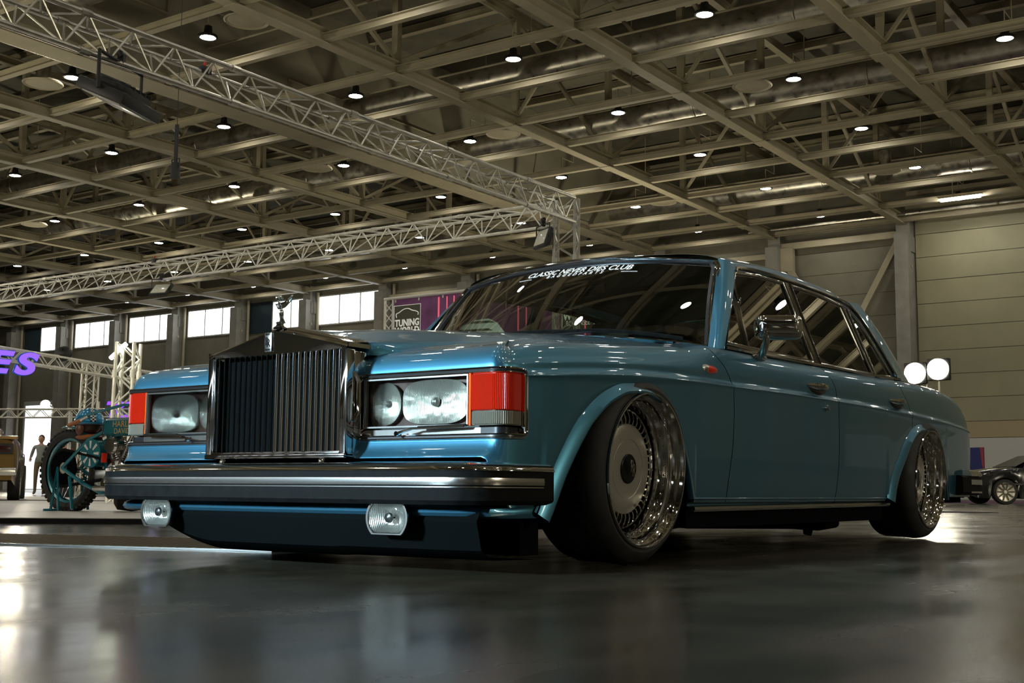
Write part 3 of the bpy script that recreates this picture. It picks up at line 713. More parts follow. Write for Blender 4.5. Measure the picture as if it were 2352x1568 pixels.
for sg, tip in ((-1, (.020, .036, .097)), (1, (.006, .032, .066))):
    P = [(bx_-.004, sg*.007, bz_+.064), (bx_+.004, sg*.017, bz_+.064+(tip[2]-.064)*.15), (bx_+.010, sg*.026, bz_+.064+(tip[2]-.064)*.5), (bx_+tip[0], sg*tip[1], bz_+tip[2])]
    obj('arm', MB().tube(P, .003, 8, radii=[.0048, .0040, .0032, .0024]), M['chrome'], ms)
    W_ = MB().grid([[tuple(Vector(p)+Vector((q*.006, -sg*q*.006, -q*.016))) for q in (0, .35, .7, 1.)] for i, p in enumerate(cr(P, 3))])
    wv = obj('wing', W_, M['chrome'], ms); md = wv.modifiers.new('t', 'SOLIDIFY'); md.thickness = .0018
G = [[(bx_+.006+.004*t+.004*math.cos(a)*(1+t), .006*math.sin(a)*(1+1.6*t), bz_+.0+.022*(1-t)) for a in np.linspace(-1.7, 1.7, 9)] for t in np.linspace(0, 1, 6)]
gw = obj('robe', MB().grid(G), M['chrome'], ms); md = gw.modifiers.new('t', 'SOLIDIFY'); md.thickness = .0015
# ------------------------------------------------------------------ headlamps
def lamp_path(inset, zlo, zhi, rc, fx, side_x, wi=.316, nseg=5, out=0.):
    """closed rounded outline that wraps round the wing corner; returns points and outward normals"""
    # unrolled coordinate s: 0 at inner edge on the front, grows outward round the corner
    wc_, r = .853, .047
    sF = wc_-wi; sA = r*PI/2
    def at(s):
        if s < sF: return (fx, wi+s), (-1, 0)
        if s < sF+sA:
            a = (s-sF)/r; return (fx+r-r*math.cos(a), wc_+r*math.sin(a)), (-math.cos(a), math.sin(a))
        q = s-sF-sA; return (fx+r+q, wc_+r+q*.10), (-.10, .995)
    send = sF+sA+(side_x-(fx+r))
    s0, s1, z0, z1 = inset, send-inset, zlo+inset, zhi-inset; r_ = max(.004, rc-inset)
    pts = []
    def arc(cs, cz, a0): return [(cs+r_*math.cos(a0+PI/2*k/nseg), cz+r_*math.sin(a0+PI/2*k/nseg)) for k in range(nseg+1)]
    P = arc(s1-r_, z1-r_, 0)+[(s, z1) for s in np.linspace(s1-r_, s0+r_, 40)[1:-1]]+arc(s0+r_, z1-r_, PI/2)+arc(s0+r_, z0+r_, PI)+[(s, z0) for s in np.linspace(s0+r_, s1-r_, 40)[1:-1]]+arc(s1-r_, z0+r_, 3*PI/2)
    out_ = []
    for s, z in P:
        (x, w_), n = at(s); out_.append(((x+n[0]*out, w_+n[1]*out, z), n))
    return out_, at, send
def headlamp(sg):
    hl = obj('headlamp', MB(), M['chrome'], car)
    fx, sx = -.80, -.693
    def band(i0, o0, i1, o1):
        A, _, _ = lamp_path(i0, .408, .624, .026, fx, sx, out=o0); B_, _, _ = lamp_path(i1, .408, .624, .026, fx, sx, out=o1)
        return [mirror(p, sg) for p, n in A], [mirror(p, sg) for p, n in B_]
    def ringset(L):
        R = []
        for i_, o_ in L:
            A, _, _ = lamp_path(i_, .408, .624, .026, fx, sx, out=o_); R.append([mirror(p, sg) for p, n in A])
        return MB().rings(R, cap=False)
    obj('bezel', ringset([(-.001, .0), (-.001, .005), (.001, .008), (.004, .009), (.006, .006)]), M['chrome'], hl)
    obj('bezel_seal', ringset([(.0055, .006), (.009, .0055), (.0115, .005)]), M['trim_black'], hl)
    obj('inner_bezel', ringset([(.011, .005), (.013, .008), (.016, .007), (.018, -.004), (.019, -.035)]), M['chrome'], hl)
    # housing floor behind the lamps
    _, at, send = lamp_path(0, .408, .624, .026, fx, sx)
    def strip(s0, s1, z0, z1, off, n=24, m=2):
        G = []
        for s in np.linspace(s0, s1, n):
            (x, w_), nn = at(s); G.append([mirror((x-nn[0]*off, w_-nn[1]*off, z), sg) for z in np.linspace(z0, z1, m)])
        return G
    def slab(s0, s1, z0, z1, o0, o1, n=24):     # closed thin box following the corner
        R = []
        for s in np.linspace(s0, s1, n):
            (x, w_), nn = at(s)
            R.append([mirror((x-nn[0]*o, w_-nn[1]*o, z), sg) for o, z in ((o0, z0), (o0, z1), (o1, z1), (o1, z0))])
        return MB().rings(R)
    s = lambda w_: w_-.316
    obj('lamp_tray', MB().grid(strip(.014, send-.012, .418, .612, .040)), M['trim_black'], hl)
    obj('lower_panel', slab(.016, s(.80), .424, .443, .016, .03), M['chrome_soft'], hl)
    obj('corner_panel', slab(s(.80), send-.02, .424, .443, .016, .03), M['trim_black'], hl)
    # lamp unit backing and reflectors
    obj('lamp_backing', slab(s(.343), s(.762), .452, .602, .030, .034, 8), M['maroon'], hl)
    def bowl(cw, cz, rw, rz, depth, sq):
        R = []
        for k in range(9):
            t = k/8; R.append([mirror((fx+.012+depth*(1-t*t), cw+rw*t*sx_(a, sq)[0], cz+rz*t*sx_(a, sq)[1]), sg) for a in np.linspace(0, 2*PI, 37)[:-1]])
        return MB().rings(R[1:], cap=False).add([mirror((fx+.012+depth, cw, cz), sg)], [])
    def sx_(a, sq):
        c_, s_ = math.cos(a), math.sin(a); e = sq
        return (abs(c_)**e*(1 if c_ > 0 else -1), abs(s_)**e*(1 if s_ > 0 else -1))
    rf = M['lamp_flutes']
    b1 = bowl(.4225, .5265, .062, .068, .012, 1.); b1.ball(mirror((fx+.02, .4225, .5265), sg), .012, 10, 6)
    obj('high_beam_reflector', b1, rf, hl)
    b2 = bowl(.622, .5265, .132, .070, .012, .62); b2.ball(mirror((fx+.018, .622, .5265), sg), .016, 10, 6)
    obj('main_reflector', b2, rf, hl)
    # cover glass
    g = slab(s(.338), s(.766), .448, .606, -.004, .0, 10)
    obj('cover_glass', g, M['lamp_glass'], hl, smooth=False)
    obj('glass_rim', MB().add([], []).rings([[mirror((fx-.006+dx, (.552+(.214+di)*cx_), .527+(.079+di)*cz_), sg) for cx_, cz_ in ((-1, -1), (1, -1), (1, 1), (-1, 1))] for dx, di in ((.006, -.006), (0, -.005), (0, 0), (.012, 0))], cap=False), M['chrome_soft'], hl, smooth=False)
    obj('glass_tab', MB().box(mirror((fx-.006, .505, .598), sg), (.008, .05, .008)), M['lamp_glass'], hl, smooth=False)
    # turn signal with ribs, clear side light below it
    def ribbed(s0, s1, z0, z1, n, a):
        G = []
        for k, q in enumerate(np.linspace(s0, s1, n)):
            (x, w_), nn = at(q); o = a*(k % 2)-.003
            G.append([mirror((x-nn[0]*o, w_-nn[1]*o, z), sg) for z in (z0, z1)]); 
        m_ = MB().grid(G)
        return m_
    e = send-.022
    obj('turn_signal', slab(s(.772), e, .494, .606, .004, .02, 16), M['red_lens'], hl)
    obj('signal_ribs', ribbed(s(.776), e-.004, .496, .604, 70, .0025), M['red_lens'], hl, smooth=False)
    obj('signal_surround', slab(s(.767), s(.775), .448, .608, -.003, .02, 3), M['amber_lens'], hl)
    obj('side_light', slab(s(.776), e, .449, .492, .004, .02, 16), M['clear_lens'], hl)
    obj('side_light_ribs', ribbed(s(.78), e-.004, .452, .490, 60, .0025), M['clear_lens'], hl, smooth=False)
    # headlamp wiper
    wp = MB().tube([mirror(p, sg) for p in ((fx-.022, .50, .428), (fx-.024, .53, .436), (fx-.020, .56, .4425), (fx-.016, .76, .4465))], .0035, 8, radii=[.006, .005, .0035, .003])
    wp.cyl(mirror((fx-.01, .50, .428), sg), mirror((fx-.03, .50, .428), sg), .008, 12)
    wq = obj('lamp_wiper', wp, M['chrome'], hl)
    obj('wiper_blade', MB().beam(mirror((fx-.012, .575, .4475), sg), mirror((fx-.012, .765, .450), sg), .004, .006), M['rubber'], wq, smooth=False)
# fluted reflector: facets in the normal
m_ = mat('fluted_reflector', (.7, .69, .65), .24, .9); nt = m_.node_tree; b = nt.nodes['Principled BSDF']
tc = nt.nodes.new('ShaderNodeTexCoord'); wv_ = nt.nodes.new('ShaderNodeTexWave'); wv_.bands_direction = 'Y'; wv_.inputs['Scale'].default_value = 60; wv_.inputs['Distortion'].default_value = .6
v_ = nt.nodes.new('ShaderNodeTexVoronoi'); v_.inputs['Scale'].default_value = 38
ad = nt.nodes.new('ShaderNodeMath'); ad.operation = 'ADD'
bp = nt.nodes.new('ShaderNodeBump'); bp.inputs['Strength'].default_value = .35; bp.inputs['Distance'].default_value = .004
nt.links.new(tc.outputs['Object'], wv_.inputs['Vector']); nt.links.new(tc.outputs['Object'], v_.inputs['Vector']); nt.links.new(wv_.outputs['Fac'], ad.inputs[0]); nt.links.new(v_.outputs['Distance'], ad.inputs[1])
nt.links.new(ad.outputs[0], bp.inputs['Height']); nt.links.new(bp.outputs[0], b.inputs['Normal'])
M['lamp_flutes'] = m_
headlamp(-1); headlamp(1)

# ------------------------------------------------------------------ bumpers
def bpath(pts, n=6):
    h = cr([np.array(p) for p in pts], n); L = [(p[0], -p[1]) for p in h[::-1]]+[(p[0], p[1]) for p in h[1:]]
    return L
FP = bpath([(-.957, 0), (-.955, .3), (-.948, .6), (-.936, .78), (-.905, .856), (-.845, .900), (-.74, .923), (-.59, .938)])
def band(path, prof, z, sgnx=-1):
    R = []
    for i, (x, y) in enumerate(path):
        a = path[max(0, i-1)]; b_ = path[min(len(path)-1, i+1)]; t = Vector((b_[0]-a[0], b_[1]-a[1], 0)).normalized(); n = Vector((t.y, -t.x, 0))
        if n.x*sgnx < 0 and abs(t.y) > .3 or (n.y*y < 0 and abs(t.y) <= .3): n = -n
        R.append([(x+n.x*o, y+n.y*o, z+dz) for o, dz in prof])
    return MB().rings(R)
fb = obj('front_bumper', band(FP, [(-.06, .055), (-.022, .055), (-.004, .048), (.0, .03), (.0, -.055), (-.012, -.068), (-.06, -.068)], .278), M['rubber'], car, ang=30)
obj('bumper_top', band(FP, [(-.10, .058), (-.05, .061), (-.02, .056), (-.002, .045), (.003, .034), (.0, .031), (-.03, .031), (-.10, .034)], .278), M['chrome'], fb, ang=50)
obj('bumper_strip', band(FP[2:-2], [(-.004, .009), (.005, .009), (.006, .003), (.006, -.007), (.005, -.0125), (-.004, -.0125)], .281), M['chrome_soft'], fb)
obj('bumper_bead', band(FP[2:-2], [(-.004, .002), (.003, .002), (.003, -.0015), (-.004, -.0015)], .262), M['chrome_soft'], fb)
obj('overrider_bolt', MB().ball((-.90, .22, .341), .012, 12, 8), M['chrome'], fb); obj('overrider_bolt', MB().ball((-.90, -.25, .341), .012, 12, 8), M['chrome'], fb)
RP = bpath([(4.46, 0), (4.455, .4), (4.43, .7), (4.37, .86), (4.27, .925), (4.05, .94), (3.80, .945)])
rb = obj('rear_bumper', band(RP, [(-.08, .05), (-.02, .05), (.0, .04), (.0, -.05), (-.02, -.068), (-.08, -.068)], .315, 1), M['rubber'], car, ang=30)
obj('bumper_top', band(RP[4:-4], [(-.09, .08), (-.03, .085), (.0, .074), (.006, .055), (0, .048), (-.06, .048)], .315, 1), M['chrome'], rb)
obj('bumper_strip', band(RP[4:-4], [(-.004, .028), (.006, .026), (.006, -.004), (-.004, -.006)], .315, 1), M['chrome_soft'], rb)
obj('bumper_bead', band(RP[4:-4], [(-.004, -.044), (.004, -.046), (.004, -.056), (-.004, -.056)], .315, 1), M['chrome_soft'], rb)
obj('rear_panel', MB().bx(4.33, 4.375, -.80, .80, .24, .66), M['paint'], car, bevel=.02)
# fog lamps
for sg in (-1, 1):
    cy = sg*.544; cx_, cz_ = -.914, .168
    def ov(r, x, fl=.047):
        return [(x, cy+r*math.cos(a)*1.17, cz_+max(-fl*r/.066, min(fl*r/.066, r*math.sin(a)))) for a in np.linspace(0, 2*PI, 49)[:-1]]
    fg = obj('fog_lamp', MB().rings([ov(.012, cx_+.075), ov(.040, cx_+.07), ov(.060, cx_+.04), ov(.068, cx_+.008), ov(.069, cx_)], cap=False), M['trim_black'], car)
    obj('lens', MB().rings([ov(.066, cx_-.001), ov(.060, cx_-.008), ov(.045, cx_-.012), ov(.02, cx_-.014), ov(.002, cx_-.0145)], cap=False), M['fog_lens'] if 'fog_lens' in M else M['lamp_glass'], fg)
    obj('reflector', MB().rings([ov(.064, cx_+.002), ov(.05, cx_+.012), ov(.03, cx_+.03), ov(.003, cx_+.034)], cap=False), M['lamp_flutes'], fg)
    obj('rim', MB().rings([ov(.071, cx_+.004), ov(.0715, cx_-.003), ov(.066, cx_-.003), ov(.065, cx_+.002)], cap=False), M['chrome_soft'], fg)
    obj('bulb_shield', MB().lathe([(.016, 0), (.014, -.008), (.003, -.012), (0, -.012)], (cx_+.012, cy, cz_), (1, 0, 0), 16), M['trim_black'], fg)
    obj('mount', MB().tube([(cx_+.05, cy, cz_+.03), (cx_+.06, cy, .24)], .012, 8), M['under'], fg)
    # side repeater
    if True:
        x0, z0, y = .445, .722, sg*.921
        sr = obj('side_repeater', MB().ball((.510, y, z0), (.060, .022, .017), 20, 10), M['red_lens'], car)
        obj('repeater_base', MB().ball((.480, y-sg*.001, z0), (.042, .018, .019), 20, 10), M['chrome'], sr)
    tl = obj('tail_lamp', MB().bx(4.372, 4.392, sg*.62, sg*.815, .42, .63), M['red_lens'], car, bevel=.006)
    obj('lamp_frame', MB().bx(4.360, 4.384, sg*.61, sg*.825, .41, .64), M['chrome'], tl, bevel=.004)

# ------------------------------------------------------------------ glasshouse
sl = .3594
def tw(z): return .868-sl*(z-.85)            # half width of the side glass plane at height z
wsb = lambda w_: .555+.22*(w_/.78)**2.2
wsbz = lambda w_: .905-.06*(w_/.78)**2.2
wst = lambda w_: .935+.125*(w_/.68)**2.2
wstz = lambda w_: 1.283-.040*(w_/.68)**2.2
def ws_pt(u, t, out=0.):                       # u -1..1 across, t 0..1 up
    a = abs(u); wb_, wt_ = .78*a, .68*a
    p = Vector((wsb(wb_)*(1-t)+wst(wt_)*t-.012*math.sin(PI*t), (wb_*(1-t)+wt_*t)*(1 if u > 0 else -1), wsbz(wb_)*(1-t)+wstz(wt_)*t+.006*math.sin(PI*t)))
    return p+Vector((-.78, 0, .62))*out
G = [[tuple(ws_pt(u, t)) for u in np.linspace(-1, 1, 41)] for t in np.linspace(0, 1, 13)]
scr = obj('windscreen', MB().grid(G), M['screen_glass'], car)
loop = [ws_pt(u, 0) for u in np.linspace(-1, .97, 40)]+[ws_pt(1, t) for t in np.linspace(.0, .95, 14)]+[ws_pt(u, 1) for u in np.linspace(.985, -.985, 40)]+[ws_pt(-1, t) for t in np.linspace(.95, .05, 14)]
def grow(P, k, out):   # enlarge loop about its centre line in the glass surface
    cpt = Vector((.78, 0, 1.07)); Q = []
    for p in P:
        d = (p-cpt); L = d.length; Q.append(cpt+d*(1+k/L)+Vector((-.78, 0, .62))*out)
    return Q
def rings_from(L, closed=True):
    R = [list(map(tuple, grow(loop, k, o))) for k, o in L]; return MB().rings(R, cap=False)
obj('screen_seal', rings_from([(-.012, .002), (-.010, .007), (.004, .008), (.004, 0)]), M['trim_black'], scr)
obj('screen_frame', rings_from([(.003, .0), (.004, .011), (.008, .014), (.011, .010), (.014, .014), (.018, .015), (.021, .010), (.024, .012), (.030, .012), (.033, .0)]), M['chrome'], scr, ang=25)

# roof
rzc = pc([(.9, 1.288), (1.1, 1.332), (1.4, 1.372), (1.9, 1.398), (2.4, 1.388), (2.8, 1.345), (3.0, 1.31)])
crown = pc([(0, 0), (.3, .009), (.5, .030), (.6, .050), (.66, .072), (.70, .100), (.722, .130)])
rfx = lambda w_: wst(min(w_, .68))+.012+max(0, w_-.68)*1.3
rrx = lambda w_: 2.99-.05*(w_/.6)**2-max(0, w_-.6)*2.0
G = []
for t in np.linspace(0, 1, 46):
    row = []
    for w_ in list(np.linspace(0, .5, 9))+list(np.linspace(.53, .722, 12)):
        x = rfx(w_)*(1-t)+rrx(w_)*t
        k = sst((x-.95)/.5); cdrop = crown(w_)*(.62+.38*k)
        row.append((x, w_, rzc(x)-cdrop+.004))
    G.append(row)
def both(G): return [[(p[0], -p[1], p[2]) for p in r[::-1]]+list(r[1:]) for r in G]
obj('roof', MB().grid(both(G)), M['paint'], car, ang=60)
roof_edge = [r[-1] for r in G]

for sg in (-1, 1):
    # windscreen pillar
    b0 = [(.715, .815, .838), (.698, .845, .838), (.700, .866, .838), (.715, .875, .838), (.745, .876, .838), (.752, .850, .838)]
    t0 = [(1.070, .690, 1.262), (1.085, .708, 1.262), (1.105, .722, 1.258), (1.125, .732, 1.246), (1.146, .740, 1.216), (1.150, .72, 1.206)]
    R = [[mirror(tuple(Vector(a)*(1-t)+Vector(c_)*t+Vector((-.010, .006, .004))*math.sin(PI*t)), sg) for a, c_ in zip(b0, t0)] for t in np.linspace(-.03, 1.02, 14)]
    obj('windscreen_pillar', MB().grid(R), M['paint'], car, ang=50)
    # cant rail: painted strip over the doors, gutter
    gut = [(1.146, 1.222), (1.193, 1.245), (1.4, 1.262), (1.695, 1.270), (2.1, 1.275), (2.487, 1.262), (2.60, 1.235), (2.675, 1.194), (2.811, 1.038), (2.90, .894)]
    gp = [np.array((x, z)) for x, z in cr(gut, 6)]
    P = [(x, sg*(tw(z)+.006), z) for x, z in gp]
    obj('drip_rail', MB().sweep(P, [(-.004, -.006), (.006, -.006), (.008, 0), (.006, .005), (-.004, .005)], lambda i: (0, sg*.94, .34)), M['chrome'], car)
    # roof side between gutter and roof edge
    A = [roof_edge[int(round(i*(len(roof_edge)-1)/33))] for i in range(34)]
    G2 = []
    gx = [p for p in gp if p[0] < 2.66]; gxs = np.array([p[0] for p in gx]); gzs = np.array([p[1] for p in gx])
    for p in A:
        x = min(max(p[0], 1.12), 2.60); z = float(np.interp(x, gxs, gzs))
        xx = p[0] if p[0] > 2.6 else x
        G2.append([(p[0], sg*p[1], p[2]), (p[0]*.5+x*.5, sg*(p[1]*.4+(tw(z)+.004)*.6), p[2]*.5+z*.5+.002), (x, sg*(tw(z)+.006), z)])
    obj('roof_side', MB().grid(G2), M['paint'], car, ang=60)
    # rear pillar: rows from roof to deck
    qe = pc([(.86, 2.93), (.894, 2.90), (1.038, 2.811), (1.194, 2.675), (1.235, 2.60), (1.262, 2.49)])
    G3 = []
    for t in np.linspace(0, 1, 22):
        z = 1.262-(1.262-.868)*t; x0 = qe(z)
        xr0 = 2.93+.56*t; wr0 = .600+.06*t+.0*t; zr_ = 1.292-.385*t+.006*math.sin(PI*t)    # rear window side
        xm = 2.80+.55*t**1.0; wm_ = .700+.085*t; zm_ = 1.286-.395*t+.02*math.sin(PI*t)
        row = cr([(x0, tw(z)+.006, z), (x0*.55+xm*.45, (tw(z)+.002)*.55+(wm_+.02)*.45, z*.55+zm_*.45+.0), (xm, wm_, zm_), (xr0*.8+xm*.2, wr0*.75+wm_*.25, zr_*.75+zm_*.25+.004), (xr0, wr0, zr_)], 4)
        G3.append([mirror(tuple(p), sg) for p in row])
    obj('rear_pillar', MB().grid(G3), M['paint'], car, ang=60)
    # inner black door frame then chrome-edged glasses
    def on(x, z, o=0.): return (x, sg*(tw(z)+o), z)
    def frame_loop(pts, name, prof, m__, o=.0, parent=car):
        return obj(name, MB().sweep([on(x, z, o) for x, z in pts], prof, lambda i: (0, sg*.94, .34), closed=True), m__, parent, ang=40)
    fr_ = [(.775, .856), (1.135, 1.212), (1.4, 1.240), (1.690, 1.249), (1.700, .855)]
    rr_ = [(1.790, .858), (1.785, 1.249), (2.1, 1.252), (2.448, 1.234), (2.516, .864)]
    qr_ = [(2.560, .866), (2.510, 1.218), (2.60, 1.185), (2.717, 1.060), (2.82, .90), (2.825, .872)]
    prof = [(-.007, -.004), (.007, -.004), (.008, .002), (.003, .006), (-.003, .006), (-.008, .002)]
    for pts, nm, par in ((fr_, 'front', fd), (rr_, 'rear', rd), (qr_, 'quarter', rq)):
        par_ = car
        gl = obj('side_window', MB().add([on(x, z, -.006) for x, z in pts], [tuple(range(len(pts)))]), M['glass'], par_, smooth=False)
        obj('window_frame', MB().sweep([on(x, z, .0) for x, z in pts], prof, lambda i: (0, sg*.94, .34), closed=True), M['chrome'], gl, ang=40)
        if nm == 'front':
            obj('quarter_light_bar', MB().sweep([on(1.075, 1.156), on(.985, .856)], [(-.008, -.005), (.008, -.005), (.008, .006), (-.008, .006)], (0, sg*.94, .34)), M['chrome'], gl)
            obj('quarter_light_catch', MB().box(on(1.05, 1.07, .01), (.012, .012, .03)), M['chrome'], gl, bevel=.003)
    # black strips around the frames
    obj('door_frame_top', MB().sweep([on(x, z, .0) for x, z in [(1.15, 1.224), (1.4, 1.252), (1.70, 1.260), (2.1, 1.264), (2.46, 1.250), (2.57, 1.225), (2.66, 1.165), (2.76, 1.04), (2.86, .90)]], [(-.010, -.010), (.010, -.010), (.010, -.001), (-.010, -.001)], lambda i: (0, sg*.94, .34)), M['trim_black'], car)
    obj('centre_pillar', MB().prism([on(1.70, .855, -.014), on(1.79, .858, -.014), on(1.785, 1.25, -.014), on(1.69, 1.25, -.014)], (0, sg*.010, 0)), M['trim_black'], car, smooth=False)
    obj('centre_pillar_trim', MB().sweep([on(1.735, .85, .0), on(1.732, 1.25, .0)], [(-.018, -.004), (.018, -.004), (.018, .004), (.010, .008), (.0, .004), (-.010, .008), (-.018, .004)], (0, sg*.94, .34)), M['chrome'], car, ang=25)
    obj('rear_frame_filler', MB().prism([on(2.516, .864, -.012), on(2.565, .866, -.012), on(2.512, 1.225, -.012), on(2.45, 1.236, -.012)], (0, sg*.008, 0)), M['trim_black'], car, smooth=False)
    # belt moulding
    bpts = [(x, sg*(ws(x)-.074), zs(x)+.006) for x in np.linspace(.76, 2.93, 40)]
    obj('belt_moulding', MB().sweep(bpts, [(-.010, -.006), (.010, -.006), (.012, .0), (.006, .007), (-.008, .008)], (0, 0, 1)), M['chrome'], car)
    G4 = [[(x, sg*(ws(x)-.088), zs(x)-.002), (x, sg*(ws(x)-.12), zs(x)+.0)] for x in np.linspace(.72, 2.93, 20)]
    obj('waist_seal', MB().grid(G4), M['trim_black'], car)
    # rear deck flank: from quarter top edge inward to boot lid / pillar foot
    G5 = []
    for x in list(np.linspace(2.86, 4.30, 50)):
        W = ws(x)-.09; z = zs(x); inn = .66 if x > 3.45 else max(.66, .86-(x-2.86)*.34)
        G5.append([(x, sg*W, z), (x, sg*(W*.8+inn*.2), z+.006), (x, sg*(W*.5+inn*.5), z+.012), (x, sg*min(W-.01, inn), z+.02)])
    obj('deck_side', MB().grid(G5), M['paint'], car, ang=60)
# rear window
G = [[(2.985+.50*t-.05*(u*u)*(1-t)+.02*math.sin(PI*t), u*(.600+.06*t), 1.312-.395*t-.018*u*u) for u in np.linspace(-1, 1, 15)] for t in np.linspace(0, 1, 8)]
rw = obj('rear_window', MB().grid(G), M['glass'], car)
L_ = [G[0][i] for i in range(15)]+[G[k][-1] for k in range(1, 8)]+[G[-1][i] for i in range(13, -1, -1)]+[G[k][0] for k in range(6, 0, -1)]
obj('window_frame', MB().tube(L_, .010, 6, closed=True), M['chrome'], rw)
# boot lid
zboot = pc([(3.44, .905), (3.6, .912), (3.8, .905), (4.0, .875), (4.15, .835), (4.28, .785), (4.36, .725), (4.39, .66), (4.395, .5)])
G = []
for x in list(np.linspace(3.44, 4.30, 30))+[4.33, 4.355, 4.375, 4.388]:
    G.append([(x, w_, zboot(x)-(.03+.0*x)*(abs(w_)/.70)**3) for w_ in np.linspace(-.70, .70, 29)])
G.append([(4.392, w_, .45) for w_ in np.linspace(-.70, .70, 29)])
obj('boot_lid', MB().grid(G), M['paint'], car, ang=50)

# wipers
for sg, y0, y1 in ((1, -.28, .30), (1, -.70, -.16)):
    pA = ws_pt(y1/.78, .03, .020); pB = ws_pt(y0/.78, .035, .020)
    wm__ = obj('windscreen_wiper', MB().tube([tuple(pA+Vector((-.03, 0, -.02))), tuple(pA*.6+pB*.4+Vector((-.01, 0, .012))), tuple((pA+pB)/2+Vector((0, 0, .018)))], .005, 6), M['trim_black'], car)
    obj('wiper_blade', MB().sweep([tuple(ws_pt(q/.78, .03+.02*abs(math.sin((q-y0)/(y1-y0)*PI)), .016)) for q in np.linspace(y0, y1, 14)], [(-.003, -.008), (.003, -.008), (.004, .006), (-.004, .006)], (-.6, 0, .8)), M['rubber'], wm__)
# door mirror (left side of the car, -y)
mr_ = obj('door_mirror', MB(), M['chrome'], car)
for sg in (-1,):
    y = -.955
    def rr(x, k, dy=0): # rounded rect ring in the x-z... mirror head is seen from outside: long in x here
        return [(x, y+dy+q[0]*k, .935+q[1]*k) for q in []]
    R = []
    prof = [(.0, .80), (.004, .92), (.012, 1.), (.030, 1.), (.055, .93), (.075, .78), (.088, .5), (.092, .2)]
    Hh, Ww = .052, .098
    d_ = Vector((.0, -1, 0)); axis = Vector((-.86, -.50, 0)).normalized(); side = Vector((.50, -.86, 0)).normalized()
    c0 = Vector((1.02, -.985, .935))
    for off, k in prof:
        ring = []
        for a in np.linspace(0, 2*PI, 41)[:-1]:
            ca, sa = math.cos(a), math.sin(a); e = .35
            X = abs(ca)**e*(1 if ca > 0 else -1)*(Ww-(1-k)*.05); Z = abs(sa)**e*(1 if sa > 0 else -1)*(Hh-(1-k)*.05)
            ring.append(tuple(c0+side*X+Vector((0, 0, Z))+axis*off))
        R.append(ring)
    obj('mirror_head', MB().rings(R, cap=True), M['chrome'], mr_, ang=60)
    obj('mirror_glass', MB().add([tuple(Vector(p)-axis*.001) for p in R[0]], [tuple(range(40))]), M['reflector'], mr_, smooth=False)
    obj('mirror_rim', MB().tube(R[1], .004, 6, closed=True), M['chrome_soft'], mr_)
    obj('mirror_arm', MB().tube([(.905, -.985, .895), (.915, -.978, .865), (.945, -.955, .838), (.985, -.925, .825), (1.01, -.905, .820)], .014, 12, radii=[.014, .016, .018, .017, .014]), M['chrome'], mr_)
    obj('mirror_foot', MB().ball((1.02, -.900, .818), (.062, .024, .016), 20, 8), M['chrome'], mr_)

# ------------------------------------------------------------------ interior
obj('cabin_floor', MB().bx(.6, 3.3, -.84, .84, .23, .27), M['under'], car, smooth=False)
obj('door_trim', MB().bx(.75, 2.9, -.845, -.83, .27, .835).bx(.75, 2.9, .83, .845, .27, .835), M['leather'], car, smooth=False)
dash = obj('dashboard', MB().bx(.68, 1.02, -.80, .80, .55, .845), M['leather'], car, bevel=.03)
sw = obj('steering_wheel', MB().tube([(1.16+.06*math.cos(a)*1.0, -.40+.19*math.sin(a), .80+.17*math.cos(a)*.95) for a in np.linspace(0, 2*PI, 33)[:-1]], .014, 8, closed=True), M['trim_black'], car)
obj('steering_column', MB().cyl((1.0, -.40, .72), (1.16, -.40, .80), .03, 10).beam((1.14, -.58, .79), (1.14, -.22, .79), .02, .03), M['trim_black'], sw)
for y in (-.40, .40):
    st = obj('front_seat', MB().bx(1.35, 1.85, y-.27, y+.27, .36, .55), M['leather'], car, bevel=.05)
    b_ = MB(); b_.box((1.90, y, .78), (.14, .52, .56), Matrix.Rotation(.22, 3, 'Y')); obj('backrest', b_, M['leather'], st, bevel=.05)
    obj('headrest', MB().box((1.99, y, 1.10), (.08, .26, .15), Matrix.Rotation(.2, 3, 'Y')), M['leather'], st, bevel=.03)
rs = obj('rear_bench', MB().bx(2.45, 2.95, -.66, .66, .34, .54), M['leather'], car, bevel=.05)
obj('backrest', MB().box((3.03, 0, .73), (.16, 1.34, .46), Matrix.Rotation(.25, 3, 'Y')), M['leather'], rs, bevel=.05)
obj('parcel_shelf', MB().bx(3.05, 3.50, -.66, .66, .87, .89), M['leather_pale'], car, smooth=False)
obj('roof_lining', MB().grid([[(x, w_, rzc(x)-.03-crown(abs(w_))*.9) for w_ in np.linspace(-.66, .66, 13)] for x in np.linspace(1.12, 2.88, 12)]), M['leather_pale'], car)
obj('rear_view_mirror', MB().box((1.08, 0, 1.19), (.02, .22, .055)), M['trim_black'], car, bevel=.008)
obj('windscreen_sticker', MB(), M['white_print'], scr)
# lettering along the top of the screen, laid on the glass
def curved_text(s, size, tc_, u0, m__, parent, bold=.0, spacing=1.0, sh=.25):
    cu = bpy.data.curves.new('lettering', 'FONT'); cu.body = s; cu.size = size; cu.align_x = 'CENTER'; cu.align_y = 'CENTER'; cu.offset = bold; cu.space_character = spacing; cu.shear = sh
    t = bpy.data.objects.new('lettering', cu); C.objects.link(t); dg = bpy.context.evaluated_depsgraph_get(); me = bpy.data.meshes.new_from_object(t.evaluated_get(dg)); bpy.data.objects.remove(t)
    bm = bmesh.new(); bm.from_mesh(me); bmesh.ops.triangulate(bm, faces=bm.faces)
    for v in bm.verts:
        y = u0-v.co.x; tt = tc_+v.co.y/.47; wh = .78*(1-tt)+.68*tt; v.co = ws_pt(y/wh, tt, .0016)
    bm.to_mesh(me); bm.free(); me.materials.clear(); me.materials.append(m__)
    o = bpy.data.objects.new('lettering', me); C.objects.link(o); o.parent = parent; return o
